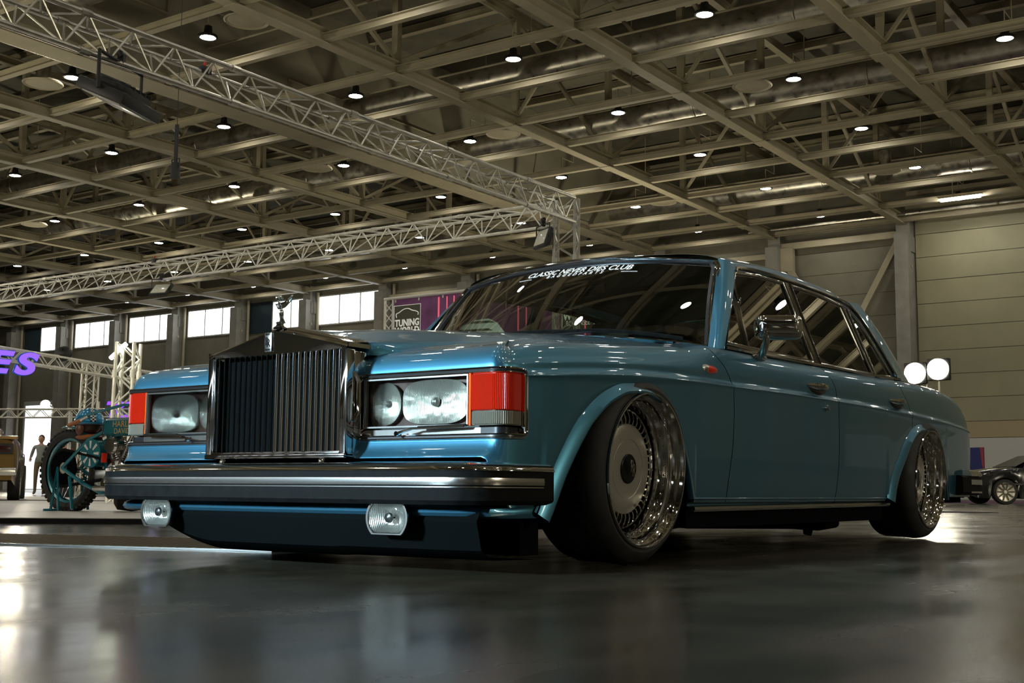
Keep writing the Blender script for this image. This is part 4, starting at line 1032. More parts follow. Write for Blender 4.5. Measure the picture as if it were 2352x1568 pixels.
st_ = bpy.data.objects['windscreen_sticker']
curved_text('CLASSIC NEVER DIES CLUB', .046, .915, -.065, M['white_print'], st_, .0006)
curved_text('BAGGEDPARTS', .025, .853, -.065, M['white_print'], st_, .0006, 2.0)
for a, b_ in ((.17, .245), (-.375, -.30)):
    G = [[tuple(ws_pt(y/.69, tt, .0016)) for y in np.linspace(a, b_, 4)] for tt in (.850, .856)]
    obj('lettering', MB().grid(G), M['white_print'], st_, smooth=False)

# ------------------------------------------------------------------ wheels
def wheel(cx_, wy, cz_, sg, cam_=3.0, hidden=False):
    root = empty('wheel', (cx_, sg*wy, cz_), 0, parent=car)
    root.rotation_euler = (math.radians(cam_)*(1 if sg < 0 else -1), 0, 0)   # tops lean in
    if sg > 0: root.rotation_euler = (math.radians(-cam_), 0, 0)
    else: root.rotation_euler = (math.radians(cam_), 0, 0)
    ax = (0, sg, 0); N = 72
    # h: 0 = outer lip plane, negative = inboard
    lat = lambda nm, pr, mm, n=N, ang=30: obj(nm, MB().lathe(pr, (0, 0, 0), ax, n), mm, root, ang=ang)
    tyre = lat('tyre', [(.240, -.30), (.262, -.298), (.290, -.292), (.314, -.280), (.326, -.262), (.330, -.235), (.330, -.075), (.327, -.050), (.318, -.030), (.300, -.012), (.284, -.004), (.272, -.006), (.268, -.014)], M['tyre'], 96)
    if not hidden:
        gr = MB()
        for d in (.085, .12, .155, .19, .225): gr.lathe([(.3305, -d-.004), (.3265, -d), (.3305, -d+.004)], (0, 0, 0), ax, 96)
        obj('tread_groove', gr, M['under'], tyre)
        tb = MB()
        for k in range(72):
            a = 2*PI*k/72
            for d0, d1 in ((-.070, -.110), (-.200, -.250)):
                p = (.3312*math.cos(a), sg*d0, .3312*math.sin(a)); q = (.3312*math.cos(a+.04), sg*d1, .3312*math.sin(a+.04)); tb.beam(p, q, .0035, .002)
        o_ = obj('tread_sipe', tb, M['under'], tyre, smooth=False); o_['kind'] = 'stuff'
    lat('rim_barrel', [(.268, -.010), (.2705, -.003), (.269, .003), (.264, .004), (.260, -.002), (.258, -.010), (.2555, -.014), (.247, -.020), (.240, -.034), (.238, -.050), (.232, -.056), (.229, -.062), (.224, -.066), (.218, -.080), (.215, -.090), (.214, -.096)], M['chrome'])
    lat('rim_inner', [(.24, -.29), (.235, -.12), (.20, -.125)], M['under'])
    lat('vent_ring', [(.214, -0.1060), (.2105, -0.1020), (.2065, -0.1040), (.2035, -0.1100)], M['chrome'])
    lat('vent_well', [(.2035, -0.1100), (.200, -0.1340), (.165, -0.1340), (.158, -0.1000)], M['trim_black'], 72)
    nf = 40
    fin0 = None
    for k in range(nf):
        a = 2*PI*k/nf; c_, s_ = math.cos(a), math.sin(a)
        f = MB()
        R = []
        for r, h, w_ in ((.158, -.084, .003), (.172, -.082, .0032), (.188, -.086, .0036), (.204, -.094, .004)):
            px, pz = -s_*w_, c_*w_
            R.append([(c_*r+px, sg*h, s_*r+pz), (c_*r-px, sg*h, s_*r-pz), (c_*r-px, sg*(h-.02), s_*r-pz), (c_*r+px, sg*(h-.02), s_*r+pz)])
        f.rings(R); obj('fin', f, M['silver'] if k % 1 else M['chrome'], root, smooth=False)
    rv = MB()
    for k in range(40):
        a = 2*PI*(k+.5)/40; rv.ball((.2245*math.cos(a), sg*-.060, .2245*math.sin(a)), .004, 6, 4)
    o_ = obj('rim_bolt', rv, M['chrome'], root); o_['kind'] = 'stuff'
    disc = lat('centre_disc', [(.160, -0.1000), (.158, -0.0900), (.150, -0.0850), (.135, -0.0830), (.104, -0.0820), (.1025, -0.0835), (.101, -0.0820), (.06, -0.0810), (.0525, -0.0810)], M['silver'])
    cap = lat('centre_cap', [(.0525, -0.0810), (.052, -0.0780), (.049, -0.0760), (.03, -0.0750), (0, -0.0745)], M['badge_black'])
    rt = Vector((-1 if sg < 0 else 1, 0, 0)) * -1
    fr_ = frame((.006*rt.x, sg*-.0395, .008), rt, (0, 0, 1))
    text('cap_letter', 'R', .062, M['chrome'], cap, frame((-.006*rt.x, sg*-.0612, .008), rt, (0, 0, 1)), .0008, .62)
    text('cap_letter', 'R', .062, M['chrome'], cap, frame((.007*rt.x, sg*-.0612, -.006), rt, (0, 0, 1)), .0008, .62)
    obj('valve', MB().cyl((.10*rt.x*.3, sg*-.069, -.125), (.10*rt.x*.3, sg*-.062, -.125), .006, 8), M['chrome'], root)
    return root
wheel(0, .938, .328, -1); wheel(3.19, .943, .334, -1)
wheel(0, .938, .328, 1, hidden=True); wheel(3.19, .943, .334, 1, hidden=True)
# ================================================================== things on and under the trusses
def hroot(name, x, y, z, rz, *a): return empty(name, H(x, y, z), TH+rz, *a)
def floodlight(x, y, z, rz, tilt, sc, label, lit=False, off=False, hang=.28):
    r = hroot('floodlight', x, y, z, rz, label, 'floodlight')
    R_ = Matrix.Rotation(tilt, 3, 'Y')
    def P(v): return R_ @ (Vector(v)*sc)
    def bxr(m, c, d): return m.box(P(c), tuple(q*sc for q in d), R_)
    b_ = MB(); bxr(b_, (0, 0, 0), (.07, .42, .34)); bxr(b_, (.05, 0, 0), (.06, .30, .22)); obj('housing', b_, M['black'], r, bevel=.012*sc)
    obj('lens_panel', bxr(MB(), (-.038, 0, 0), (.008, .35, .27)), M['lamp_on'] if lit else M['lamp_off'], r, bevel=.002)
    for k in range(5): obj('cooling_rib', bxr(MB(), (.085, -.12+.06*k, 0), (.02, .008, .22)), M['black'], r, smooth=False)
    obj('yoke', MB().tube([P((0, -.23, 0)), P((0, -.23, 0))+Vector((0, 0, hang*.8*sc)), P((0, .23, 0))+Vector((0, 0, hang*.8*sc)), P((0, .23, 0))], .012*sc, 6), M['black'], r)
    obj('clamp', MB().box((0, 0, hang*.8*sc+.03), (.07, .05, .10)).cyl((0, -.04, hang*.8*sc+.09), (0, .04, hang*.8*sc+.09), .035, 10), M['black'], r)
    return r
M['lamp_off'] = mat('unlit_lamp_lens', (.62, .62, .52), .35, 0., coat=.6)
floodlight(12.93, 17.63, 4.37, .25, .75, 1.05, 'square floodlight with pale lens hanging under the falling truss, left of the mascot')
floodlight(12.78, 7.92, 4.37, -.5, .35, 1.0, 'floodlight with pale lens hanging beside the truss tower')
floodlight(3.96, 7.36, 4.22, -1.2, -1.15, 1.75, 'large black floodlight seen edge-on under the upper left truss')
mh = hroot('spot_lamp', 10.18, 14.0, 5.9, 0, 'slim black spot lamp hanging on a strap over the middle of the stand', 'spot lamp')
obj('body', MB().cyl((0, 0, -.22), (0, 0, .05), .09, 14, .075), M['black'], mh); obj('strap', MB().bx(-.02, .02, -.03, .03, .05, .75).bx(-.004, .004, -.004, .004, .75, 6.1), M['black'], mh, smooth=False); obj('bracket', MB().tube([(0, -.1, -.05), (0, -.1, .12), (0, .1, .12), (0, .1, -.05)], .012, 6), M['black'], mh)
for i, (x, y, rr_) in enumerate([(5.4, 7.75, 0), (12.95, 17.9, 1.5)]):
    c = hroot('truss_clamp', x, y, 5.0, rr_, 'black rigging clamp on top of the %s' % ('upper left truss' if i == 0 else 'falling truss above the hanging floodlight'), 'clamp')
    obj('jaw', MB().box((0, 0, .03), (.14, .09, .09)), M['black'], c, bevel=.01); obj('bolt', MB().cyl((0, 0, .05), (0, 0, .13), .015, 8), M['red_lens'], c)

# bright lamp mast behind the boot
lm = hroot('lamp_mast', 21.2, 4.18, 0, 0, 'lattice mast with two glaring floodlights beyond the boot of the blue car', 'lamp mast')
for q in ((0, 0), (.22, -.18), (.0, -.24)): obj('mast_tube', MB().cyl((q[0], q[1], 0), (q[0], q[1], 2.75), .022, 8), M['alu'], lm)
for k in range(11):
    obj('web_bar', MB().cyl((0, 0, .12+.25*k), (.22, -.18, .24+.25*k), .010, 6), M['alu'], lm); obj('web_bar', MB().cyl((.22, -.18, .24+.25*k), (0, -.24, .36+.25*k), .010, 6), M['alu'], lm)
obj('foot', MB().bx(-.05, .28, -.30, .05, 0, .03), M['alu'], lm, smooth=False)
M['flood_on'] = glow('floodlight_glare', (1, .93, .72), 75.)
for k, (y, z) in enumerate(((.20, 2.66), (-.26, 2.72))):
    hd = obj('lamp_head', MB().box((-.05, y, z), (.14, .44, .44)), M['black'], lm, bevel=.02)
    obj('lamp_face', MB().cyl((-.125, y, z), (-.14, y, z), .21, 24), M['flood_on'], hd)
# glowing lamp over the bright doorway and lamp on the white tower
dl = hroot('door_lamp', 21.6, 34.1, 3.05, 0, 'glaring round lamp over the bright doorway at far left', 'lamp')
obj('bulb', MB().ball((0, 0, 0), (.12, .22, .14), 14, 8), glow('door_lamp_glare', (1, .96, .8), 10.), dl); obj('bracket', MB().tube([(.1, 0, 0), (.3, 0, -.1), (.3, 0, -.4)], .03, 6), M['alu'], dl)
tl_ = hroot('tube_lamp', 8.33, 12.93, 2.30, 0, 'slanting lit tube lamp fixed to the top of the white tower', 'lamp')
obj('tube', MB().cyl((-.02, .14, -.05), (.05, -.13, .17), .035, 12), glow('tube_glow', (.95, 1., .8), 30.), tl_); obj('tube_clip', MB().box((.02, 0, .03), (.04, .04, .06)), M['alu'], tl_)
sp = hroot('small_spot', 13.1, 21.2, 3.33, .4, 'dark round spotlight sitting on the level sign truss', 'spotlight')
obj('shell', MB().lathe([(.0, .0), (.16, .02), (.2, .12), (.18, .2), (.15, .2)], (0, 0, 0), (.7, 0, -.7), 18), M['black'], sp); obj('clamp', MB().box((0, 0, -.03), (.06, .06, .12)), M['black'], sp)

# purple lettering
M['purple'] = glow('purple_sign_face', (.22, .09, 1.), 1.6); M['purple2'] = glow('violet_sign_face', (.30, .06, 1.), 1.5); M['blue_edge'] = glow('blue_sign_edge', (.0, .07, .45), .6)
def letters(name, s, x, y, z, size, dirv, mm, label, step=.8, wide=.95):
    r = empty(name, H(x, y, z), 0, label, 'sign')
    d = Vector(H(dirv[0], dirv[1], 0)).normalized()
    for i, ch in enumerate(s):
        n = Vector((d.y, -d.x, 0)); o = d*(i*size*step)
        text('letter_edge', ch, size*1.30, M['blue_edge'], r, frame(o+n*-.03, d, (0, 0, 1)), .02, wide, shear=.25, bold=size*.075)
        text('letter', ch, size*1.30, mm, r, frame(o+n*.0, d, (0, 0, 1)), .03, wide, shear=.25, bold=size*.045)
    return r
letters('sign_letters', 'TIRES', 9.45, 21.02, 2.86, .50, (1, -.10), M['purple'], 'purple slanted letters on the level truss at the left edge, ending in ES', 1.22, 1.45)
letters('sign_letters', 'TOYO', 23.36, 32.86, 2.89, .58, (.73, -.55), M['purple2'], 'violet letters far back behind the white tower, starting TOY', .78, 1.15)
T7b = hroot('sign_post', 23.1, 33.2, 0, 0, 'thin post holding up the far violet letters', 'post'); obj('tube', MB().cyl((0, 0, 0), (0, 0, 3.2), .04, 8), M['alu'], T7b); obj('foot', MB().bx(-.2, .2, -.2, .2, 0, .02), M['alu'], T7b, smooth=False)

# large purple banner beyond the windscreen
bn = empty('banner', (0, 0, 0), TH, 'wide purple show banner with pink neon lines seen beyond the left screen pillar', 'banner')
M['banner'] = noisy(mat('purple_banner_print', (.12, .03, .10), .6, emit=0.), .55, (.11, .03, .09), (.40, .14, .42), detail=3)
XB = 32.
obj('sheet', MB().bx(XB, XB+.03, 17.2, 27.45, 4.6, 7.5), M['banner'], bn, smooth=False)
obj('hem_rail', MB().cyl((XB, 17.0, 7.55), (XB, 27.9, 7.55), .06, 10), M['white'], bn)
for c in ((0, 27.86), (0, 27.46), (0, 17.1)): obj('upright', MB().cyl((XB+c[0], c[1], 0), (XB+c[0], c[1], 7.5), .05, 8), M['white'], bn)
for k in range(18):
    z = .2+.4*k; obj('web_bar', MB().cyl((XB, 27.86, z), (XB, 27.46, z+.4), .02, 6), M['white'], bn); obj('web_bar', MB().cyl((XB, 27.46, z), (XB, 27.86, z+.4), .02, 6), M['white'], bn)
for k in range(9): obj('hanging_eyelet', MB().box((XB-.04, 18.1+1.15*k, 7.42), (.03, .05, .10)), M['white'], bn, smooth=False)
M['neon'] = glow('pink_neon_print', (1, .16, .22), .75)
for y, zb_, w__ in ((25.22, 5.3, .07), (24.83, 5.3, .05), (24.5, 5.4, .05), (24.22, 5.4, .05), (21.6, 5., .06), (21.25, 5., .05), (20.95, 5., .05), (19.0-.2, 5., .06), (18.3, 5., .05), (18.0, 5., .05)):
    obj('neon_line', MB().bx(XB-.012, XB-.004, y-w__/2, y+w__/2, zb_, 7.42), M['neon'], bn, smooth=False)
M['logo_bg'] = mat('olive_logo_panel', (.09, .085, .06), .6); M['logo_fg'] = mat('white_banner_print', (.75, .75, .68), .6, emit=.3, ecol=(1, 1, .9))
for y0 in (27.40, 19.75):
    w__ = 1.32
    lg = obj('logo_panel', MB().bx(XB-.010, XB-.004, y0-w__, y0, 5.75, 7.25), M['logo_bg'], bn, smooth=False)
    e = .02
    obj('logo_outline', MB().bx(XB-.014, XB-.010, y0-w__, y0, 7.25-e, 7.25).bx(XB-.014, XB-.010, y0-w__, y0-w__+e, 5.75, 7.25).bx(XB-.014, XB-.010, y0-e, y0, 5.75, 7.25).bx(XB-.014, XB-.010, y0-w__, y0, 5.75, 5.75+e), M['logo_fg'], lg, smooth=False)
    for s, z, sz, bo in (('TUNING', 6.55, .36, .012), ('WORLD', 6.25, .36, .012), ('BODENSEE', 6.0, .26, .0)):
        text('logo_words', s, sz, M['logo_fg'], lg, frame((XB-.012, y0-w__/2, z), (0, -1, 0), (0, 0, 1)), .002, {'TUNING': .86, 'WORLD': .90, 'BODENSEE': .78}[s], bold=bo)
    cpts = [(-.52, 6.78), (-.54, 6.92), (-.40, 6.97), (-.18, 7.08), (.05, 7.10), (.25, 7.02), (.42, 6.98), (.54, 6.92), (.53, 6.82)]
    obj('car_outline', MB().tube([(XB-.014, y0-w__/2-q, z) for q, z in [tuple(p) for p in cr(cpts, 4)]], .018, 5), M['logo_fg'], lg)
art = MB().prism([(XB-.012, 24.6-q, z) for q, z in ((0, 5.2), (.1, 5.9), (.5, 6.25), (1.1, 6.42), (1.7, 6.44), (2.1, 6.25), (2.4, 5.9), (2.7, 5.6), (2.75, 5.2))], (.006, 0, 0))
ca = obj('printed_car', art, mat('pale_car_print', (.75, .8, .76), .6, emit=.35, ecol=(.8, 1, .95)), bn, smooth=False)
for z, a, b_ in ((6.30, .55, 2.0), (6.02, .2, 1.9), (5.85, .3, 2.3), (5.7, .1, 2.0)): obj('printed_shade', MB().prism([(XB-.016, 24.6-a, z), (XB-.016, 24.6-b_, z-.03), (XB-.016, 24.6-b_+.2, z+.06), (XB-.016, 24.6-a-.2, z+.08)], (.003, 0, 0)), mat('teal_print', (.12, .2, .19), .6), ca, smooth=False)

# ------------------------------------------------------------------ white stand platform, carpet strips, drain grate
pf = empty('stand_platform', (0, 0, 0), TH, 'low white exhibition platform at left carrying the motorcycle', 'platform')
dx_, dy_ = .570, -.700; nx_, ny_ = .70*1.107, .570*1.107
P0 = Vector((-2.2, 8.85, 0)); L_ = 7.3
def pp(a, b_, z): v = P0+Vector((dx_, dy_, 0)).normalized()*a+Vector((.775, .632, 0)).normalized()*b_; return (v.x, v.y, z)
for k in range(6):
    for j in range(4):
        a0, a1, b0, b1 = k*L_/6, (k+1)*L_/6, j*1.75, (j+1)*1.75
        obj('platform_panel', MB().prism([pp(a0+.004, b0+.004, .0), pp(a1-.004, b0+.004, 0), pp(a1-.004, b1-.004, 0), pp(a0+.004, b1-.004, 0)], (0, 0, .04)), M['white_floor'] if 'white_floor' in M else M['white'], pf, smooth=False)
obj('edge_strip', MB().prism([pp(0, -.03, 0), pp(L_, -.03, 0), pp(L_, 0, 0), pp(0, 0, 0)], (0, 0, .036)), M['trim_black'], pf, smooth=False)
for j, (b0, b1) in enumerate(((7.4, 8.6), (13., 14.2))):
    cs = empty('carpet_strip', (0, 0, 0), TH, ['dark carpet strip just beyond the white platform', 'second carpet strip behind the platform, farther back'][j], 'carpet')
    obj('pile', MB().prism([pp(-9, b0, 0), pp(16, b0, 0), pp(16, b1, 0), pp(-9, b1, 0)], (0, 0, .01)), mat('grey_carpet', (.06, .055, .05), .9), cs, smooth=False)
wf = empty('white_floor_mat', (0, 0, 0), TH, 'pale floor covering stretching away behind the platform', 'floor covering')
for b0, b1 in ((8.7, 12.9), (14.3, 22.)): obj('mat_panel', MB().prism([pp(-9, b0, 0), pp(16, b0, 0), pp(16, b1, 0), pp(-9, b1, 0)], (0, 0, .008)), M['white'], wf, smooth=False)
gr_ = empty('drain_grate', H(-.40, 1.12, .0), TH+math.atan2(.957, -.29), 'long steel drain grate let into the floor left of the chin spoiler', 'drain grate')
obj('frame', MB().bx(-.5, 3.6, -.015, .0, .001, .008).bx(-.5, 3.6, -.92, -.905, .001, .008), M['chrome_soft'], gr_, smooth=False)
obj('pit', MB().bx(-.5, 3.6, -.905, -.015, .0005, .002), M['under'], gr_, smooth=False)
gs = obj('slat', MB().beam((0, -.015, .005), (.10, -.905, .005), .014, .008), M['grate'] if 'grate' in M else M['steel_beam'], gr_, smooth=False); gs.location = (-.45, 0, 0)
for k in range(1, 86): link_copy(gs, gr_, (-.45+.046*k, 0, 0))

# ------------------------------------------------------------------ motorcycle on the platform
M['bike_teal'] = mat('teal_bike_paint', (.015, .20, .26), .25, .2, coat=1.); M['gold_leaf'] = mat('gold_lettering', (.45, .30, .10), .4, .6); M['leather_tan'] = mat('tan_leather_grip', (.38, .13, .04), .5)
M['check_white'] = mat('white_check', (.75, .75, .72), .3)
bike = empty('motorcycle', H(2.95, 6.44, .04), TH+math.atan2(-.99, .07), 'teal vintage style motorcycle with open engine, standing on the platform at left', 'motorcycle')
def wheel2(parent, x, r, w_, nsp=24, rimr=.80):
    tyr = obj('wheel', MB().lathe([(r*rimr, -w_*.4), (r*.9, -w_*.5), (r*.985, -w_*.35), (r, 0), (r*.985, w_*.35), (r*.9, w_*.5), (r*rimr, w_*.4)], (x, 0, r), (0, 1, 0), 48), M['tyre'], parent)
    kn = MB()
    for k in range(44):
        a = 2*PI*k/44
        for s_ in (-1, 1): kn.box((x+math.cos(a)*r*1.0, s_*w_*.26, r+math.sin(a)*r*1.0), (.014, w_*.3, .03), Matrix.Rotation(-a, 3, 'Y'))
    q = obj('tread_block', kn, M['tyre'], tyr, smooth=False); q['kind'] = 'stuff'
    obj('rim', MB().lathe([(r*.74, -.03), (r*.80, -.035), (r*.81, -.02), (r*.76, 0), (r*.81, .02), (r*.80, .035), (r*.74, .03)], (x, 0, r), (0, 1, 0), 40), M['bike_teal'], tyr)
    obj('hub', MB().cyl((x, -.05, r), (x, .05, r), .05, 16), M['chrome'], tyr)
    for k in range(nsp):
        a = 2*PI*k/nsp; b_ = a+(.35 if k % 2 else -.35)
        obj('spoke', MB().cyl((x+.045*math.cos(a), .03*(-1)**k, r+.045*math.sin(a)), (x+r*.76*math.cos(b_), 0, r+r*.76*math.sin(b_)), .0028, 4), M['chrome'], tyr)
    return tyr
w1 = wheel2(bike, 0, .355, .12)
obj('hub_cover', MB().cyl((-.03, -.07, .40), (-.03, -.085, .40), .085, 24), mat('cream_disc', (.55, .47, .33), .5), w1); 
obj('sprocket', MB().lathe([(.05, 0), (.16, 0), (.165, .008), (.16, .016), (.05, .016)], (0, -.075, .375), (0, -1, 0), 32), M['under'], w1)
obj('drive_belt', MB().tube([(0+.16*math.cos(a), -.085, .375+.16*math.sin(a)) for a in np.linspace(PI/2, 3*PI/2, 12)]+[(.62+.07*math.cos(a), -.085, .36+.07*math.sin(a)) for a in np.linspace(-PI/2, PI/2, 8)], .014, 6, closed=True), M['rubber'], bike)
w2 = wheel2(bike, 1.50, .36, .12)
obj('mudguard', MB().rings([[(0+.395*math.cos(a)*k, y, .355+.395*math.sin(a)*k) for y, k in ((-.075, .95), (-.055, 1.0), (0, 1.03), (.055, 1.0), (.075, .95))] for a in np.linspace(.2, 1.75, 20)], loop=False, cap=False), M['bike_teal'], bike)
F_ = MB()
for s_ in (-1, 1):
    F_.tube([(0, s_*.10, .375), (.30, s_*.08, .62), (.42, s_*.04, .68)], .017, 8); F_.tube([(0, s_*.10, .375), (.28, s_*.10, .24), (.50, s_*.09, .16), (.95, s_*.09, .16), (1.12, s_*.06, .38), (1.16, 0, .72)], .017, 8)
    F_.tube([(1.16, s_*.08, .84), (1.30, s_*.09, .60), (1.50, s_*.09, .36)], .018, 8)
F_.tube([(.42, 0, .67), (.45, 0, .30), (.50, 0, .17)], .018, 8).tube([(.40, 0, .66), (.8, 0, .70), (1.16, 0, .76)], .018, 8)
obj('frame', F_, M['bike_teal'], bike)
tk = obj('fuel_tank', MB().rings([[(x, y*k, 0.72+z*k2) for y, z in ((-.07, -.075), (-.10, -.05), (-.10, .06), (-.06, .085), (.06, .085), (.10, .06), (.10, -.05), (.07, -.075))] for x, k, k2 in ((.44, .35, .6), (.47, .8, .9), (.52, 1, 1), (.95, 1.0, 1), (1.05, .9, .95), (1.08, .4, .5))]), M['bike_teal'], bike, bevel=0)
text('tank_words', 'HARLEY-', .075, M['gold_leaf'], tk, frame((.76, -.1015, .745), (1, 0, 0), (0, 0, 1)), .001); text('tank_words', 'DAVIDSON', .066, M['gold_leaf'], tk, frame((.80, -.1015, .685), (1, 0, 0), (0, 0, 1)), .001)
obj('filler_cap', MB().cyl((.85, 0, .805), (.85, 0, .83), .028, 14), M['chrome'], tk)
ot = obj('oil_tank', MB().rings([[(.33+.10*math.cos(a), y, z+.0*math.sin(a)) for a in np.linspace(0, 2*PI, 17)[:-1] for y in ()] for z in ()]) if False else MB().cyl((.34, -.09, .50), (.34, .09, .50), .125, 24), M['bike_teal'], bike)
for k in range(8):
    a = 2*PI*k/8; obj('painted_ray', MB().prism([(.34+math.cos(a-.16)*.045, -.0915, .50+math.sin(a-.16)*.045), (.34+math.cos(a-.12)*.11, -.0915, .50+math.sin(a-.12)*.11), (.34+math.cos(a+.12)*.11, -.0915, .50+math.sin(a+.12)*.11), (.34+math.cos(a+.16)*.045, -.0915, .50+math.sin(a+.16)*.045)], (0, -.002, 0)), M['check_white'], ot, smooth=False)
en = obj('engine', MB().cyl((.68, -.10, .30), (.68, .10, .30), .14, 24).box((.50, 0, .28), (.22, .16, .16)), M['chrome_soft'], bike, bevel=.008)
obj('cam_cover', MB().lathe([(.0, .02), (.07, .02), (.10, .0), (.11, -.01)], (.72, -.11, .30), (0, -1, 0), 20).lathe([(.0, .02), (.05, .02), (.07, .0)], (.58, -.11, .24), (0, -1, 0), 20), M['chrome'], en)
for ang_, nm in ((-.38, 'rear'), (.42, 'front')):
    dv = Vector((math.sin(ang_), 0, math.cos(ang_))); b0 = Vector((.68, 0, .30))
    cyl_ = obj('cylinder', MB().cyl(b0+dv*.12, b0+dv*.36, .052, 16), M['chrome_soft'], en)
    for k in range(9): obj('cooling_fin', MB().cyl(b0+dv*(.15+.021*k), b0+dv*(.157+.021*k), .078, 16), M['chrome_soft'], cyl_)
    obj('cylinder_head', MB().box(b0+dv*.40, (.17, .15, .075), Matrix.Rotation(ang_, 3, 'Y')), M['chrome'], cyl_, bevel=.012)
    obj('pushrod', MB().cyl(b0+Vector((0, -.11, .03)), b0+dv*.38+Vector((0, -.085, 0)), .011, 8), M['chrome'], cyl_)
obj('carburettor', MB().cyl((.69, -.06, .56), (.69, -.17, .56), .045, 14).lathe([(0, .02), (.06, .02), (.07, 0), (.06, -.03)], (.69, -.17, .56), (0, -1, 0), 16), M['chrome'], en)
obj('exhaust', MB().tube([(.86, -.07, .58), (.98, -.12, .50), (.97, -.15, .28), (.80, -.17, .20), (.50, -.17, .20)], .022, 8), M['chrome'], en)
obj('magneto', MB().cyl((.55, -.12, .42), (.55, -.12, .50), .025, 10), M['red_lens'], en)
hb_ = obj('handlebar', MB().tube([(.36, -.24, .775), (.50, -.24, .83), (.85, -.20, .90), (1.12, -.06, .88), (1.12, .06, .88), (.85, .20, .90), (.50, .24, .83), (.36, .24, .775)], .0125, 8), M['bike_teal'], bike)
for s_ in (-1, 1): obj('grip', MB().cyl((.38, s_*.24, .78), (.24, s_*.25, .735), .018, 10), M['leather_tan'], hb_); obj('lever', MB().cyl((.47, s_*.24, .815), (.38, s_*.24, .78), .017, 10), M['chrome'], hb_)
obj('saddle', MB().ball((.22, 0, .645), (.15, .10, .03), 16, 8), M['leather_tan'], bike); obj('seat_post', MB().cyl((.28, 0, .52), (.26, 0, .64), .015, 8), M['chrome'], bike)
obj('paddock_stand', MB().tube([(-.05, -.16, .01), (.0, -.15, .375), (.05, -.16, .01)], .012, 6).tube([(-.05, .16, .01), (.0, .15, .375), (.05, .16, .01)], .012, 6).tube([(-.09, -.2, .008), (-.09, .2, .008)], .012, 6).tube([(.22, -.2, .30), (.30, -.22, .02)], .014, 6), M['bike_teal'], bike)
hm = empty('helmet', (bike.matrix_basis @ Vector((.20, 0, .775))), TH+math.atan2(-.99, .07), 'blue open-face helmet with chequered band resting over the motorcycle saddle', 'helmet')
G = []
for t in np.linspace(0, PI/2*1.12, 12): G.append([(.145*math.sin(t)*math.cos(a), .115*math.sin(t)*math.sin(a), .13*math.cos(t)+.0) for a in np.linspace(0, 2*PI, 33)])
hs = obj('shell', MB().grid(G), mat('blue_helmet_paint', (.01, .25, .50), .15, .2, coat=1.), hm); md = hs.modifiers.new('t', 'SOLIDIFY'); md.thickness = .006
ck = 0
for row_ in range(3):
    for k in range(12):
        if (k+row_) % 2: continue
        t0_ = .25+.11*k; a0 = -.55+.13*row_-0.2
        P = [(.1475*math.sin(t)*math.cos(a), .1175*math.sin(t)*math.sin(a), .1325*math.cos(t)) for t, a in ((t0_, a0), (t0_+.11, a0), (t0_+.11, a0+.13), (t0_, a0+.13))]
        obj('chequer', MB().add(P, [(0, 1, 2, 3)]), M['check_white'], hs, smooth=False)
        P = [(.147*math.sin(t)*math.cos(a), .117*math.sin(t)*math.sin(a), .132*math.cos(t)) for t, a in ((t0_+.11, a0), (t0_+.22, a0), (t0_+.22, a0+.13), (t0_+.11, a0+.13))]
        if t0_ < 1.4: obj('chequer', MB().add(P, [(0, 1, 2, 3)]), M['trim_black'], hs, smooth=False)
obj('rim_band', MB().tube([(.142*math.cos(a), .113*math.sin(a), -.022) for a in np.linspace(0, 2*PI, 33)[:-1]], .006, 6, closed=True), M['trim_black'], hm)
obj('ear_pad', MB().ball((0, -.10, -.06), (.05, .02, .055), 12, 8).ball((0, .10, -.06), (.05, .02, .055), 12, 8), mat('brown_leather', (.12, .035, .015), .4), hm)
obj('lining', MB().ball((0, 0, -.03), (.12, .09, .08), 16, 8), mat('brown_lining', (.06, .025, .015), .5), hm)
tr = hroot('spare_wheel', 3.27, 6.0, .04, .9, 'fat black tyre lying partly hidden between motorcycle and bumper', 'wheel')
obj('tyre', MB().lathe([(.16, -.13), (.25, -.15), (.30, -.12), (.315, 0), (.30, .12), (.25, .15), (.16, .13)], (0, 0, .315), (0, 1, 0), 40), M['tyre'], tr); obj('hub', MB().cyl((0, -.08, .315), (0, .08, .315), .165, 24), M['under'], tr)

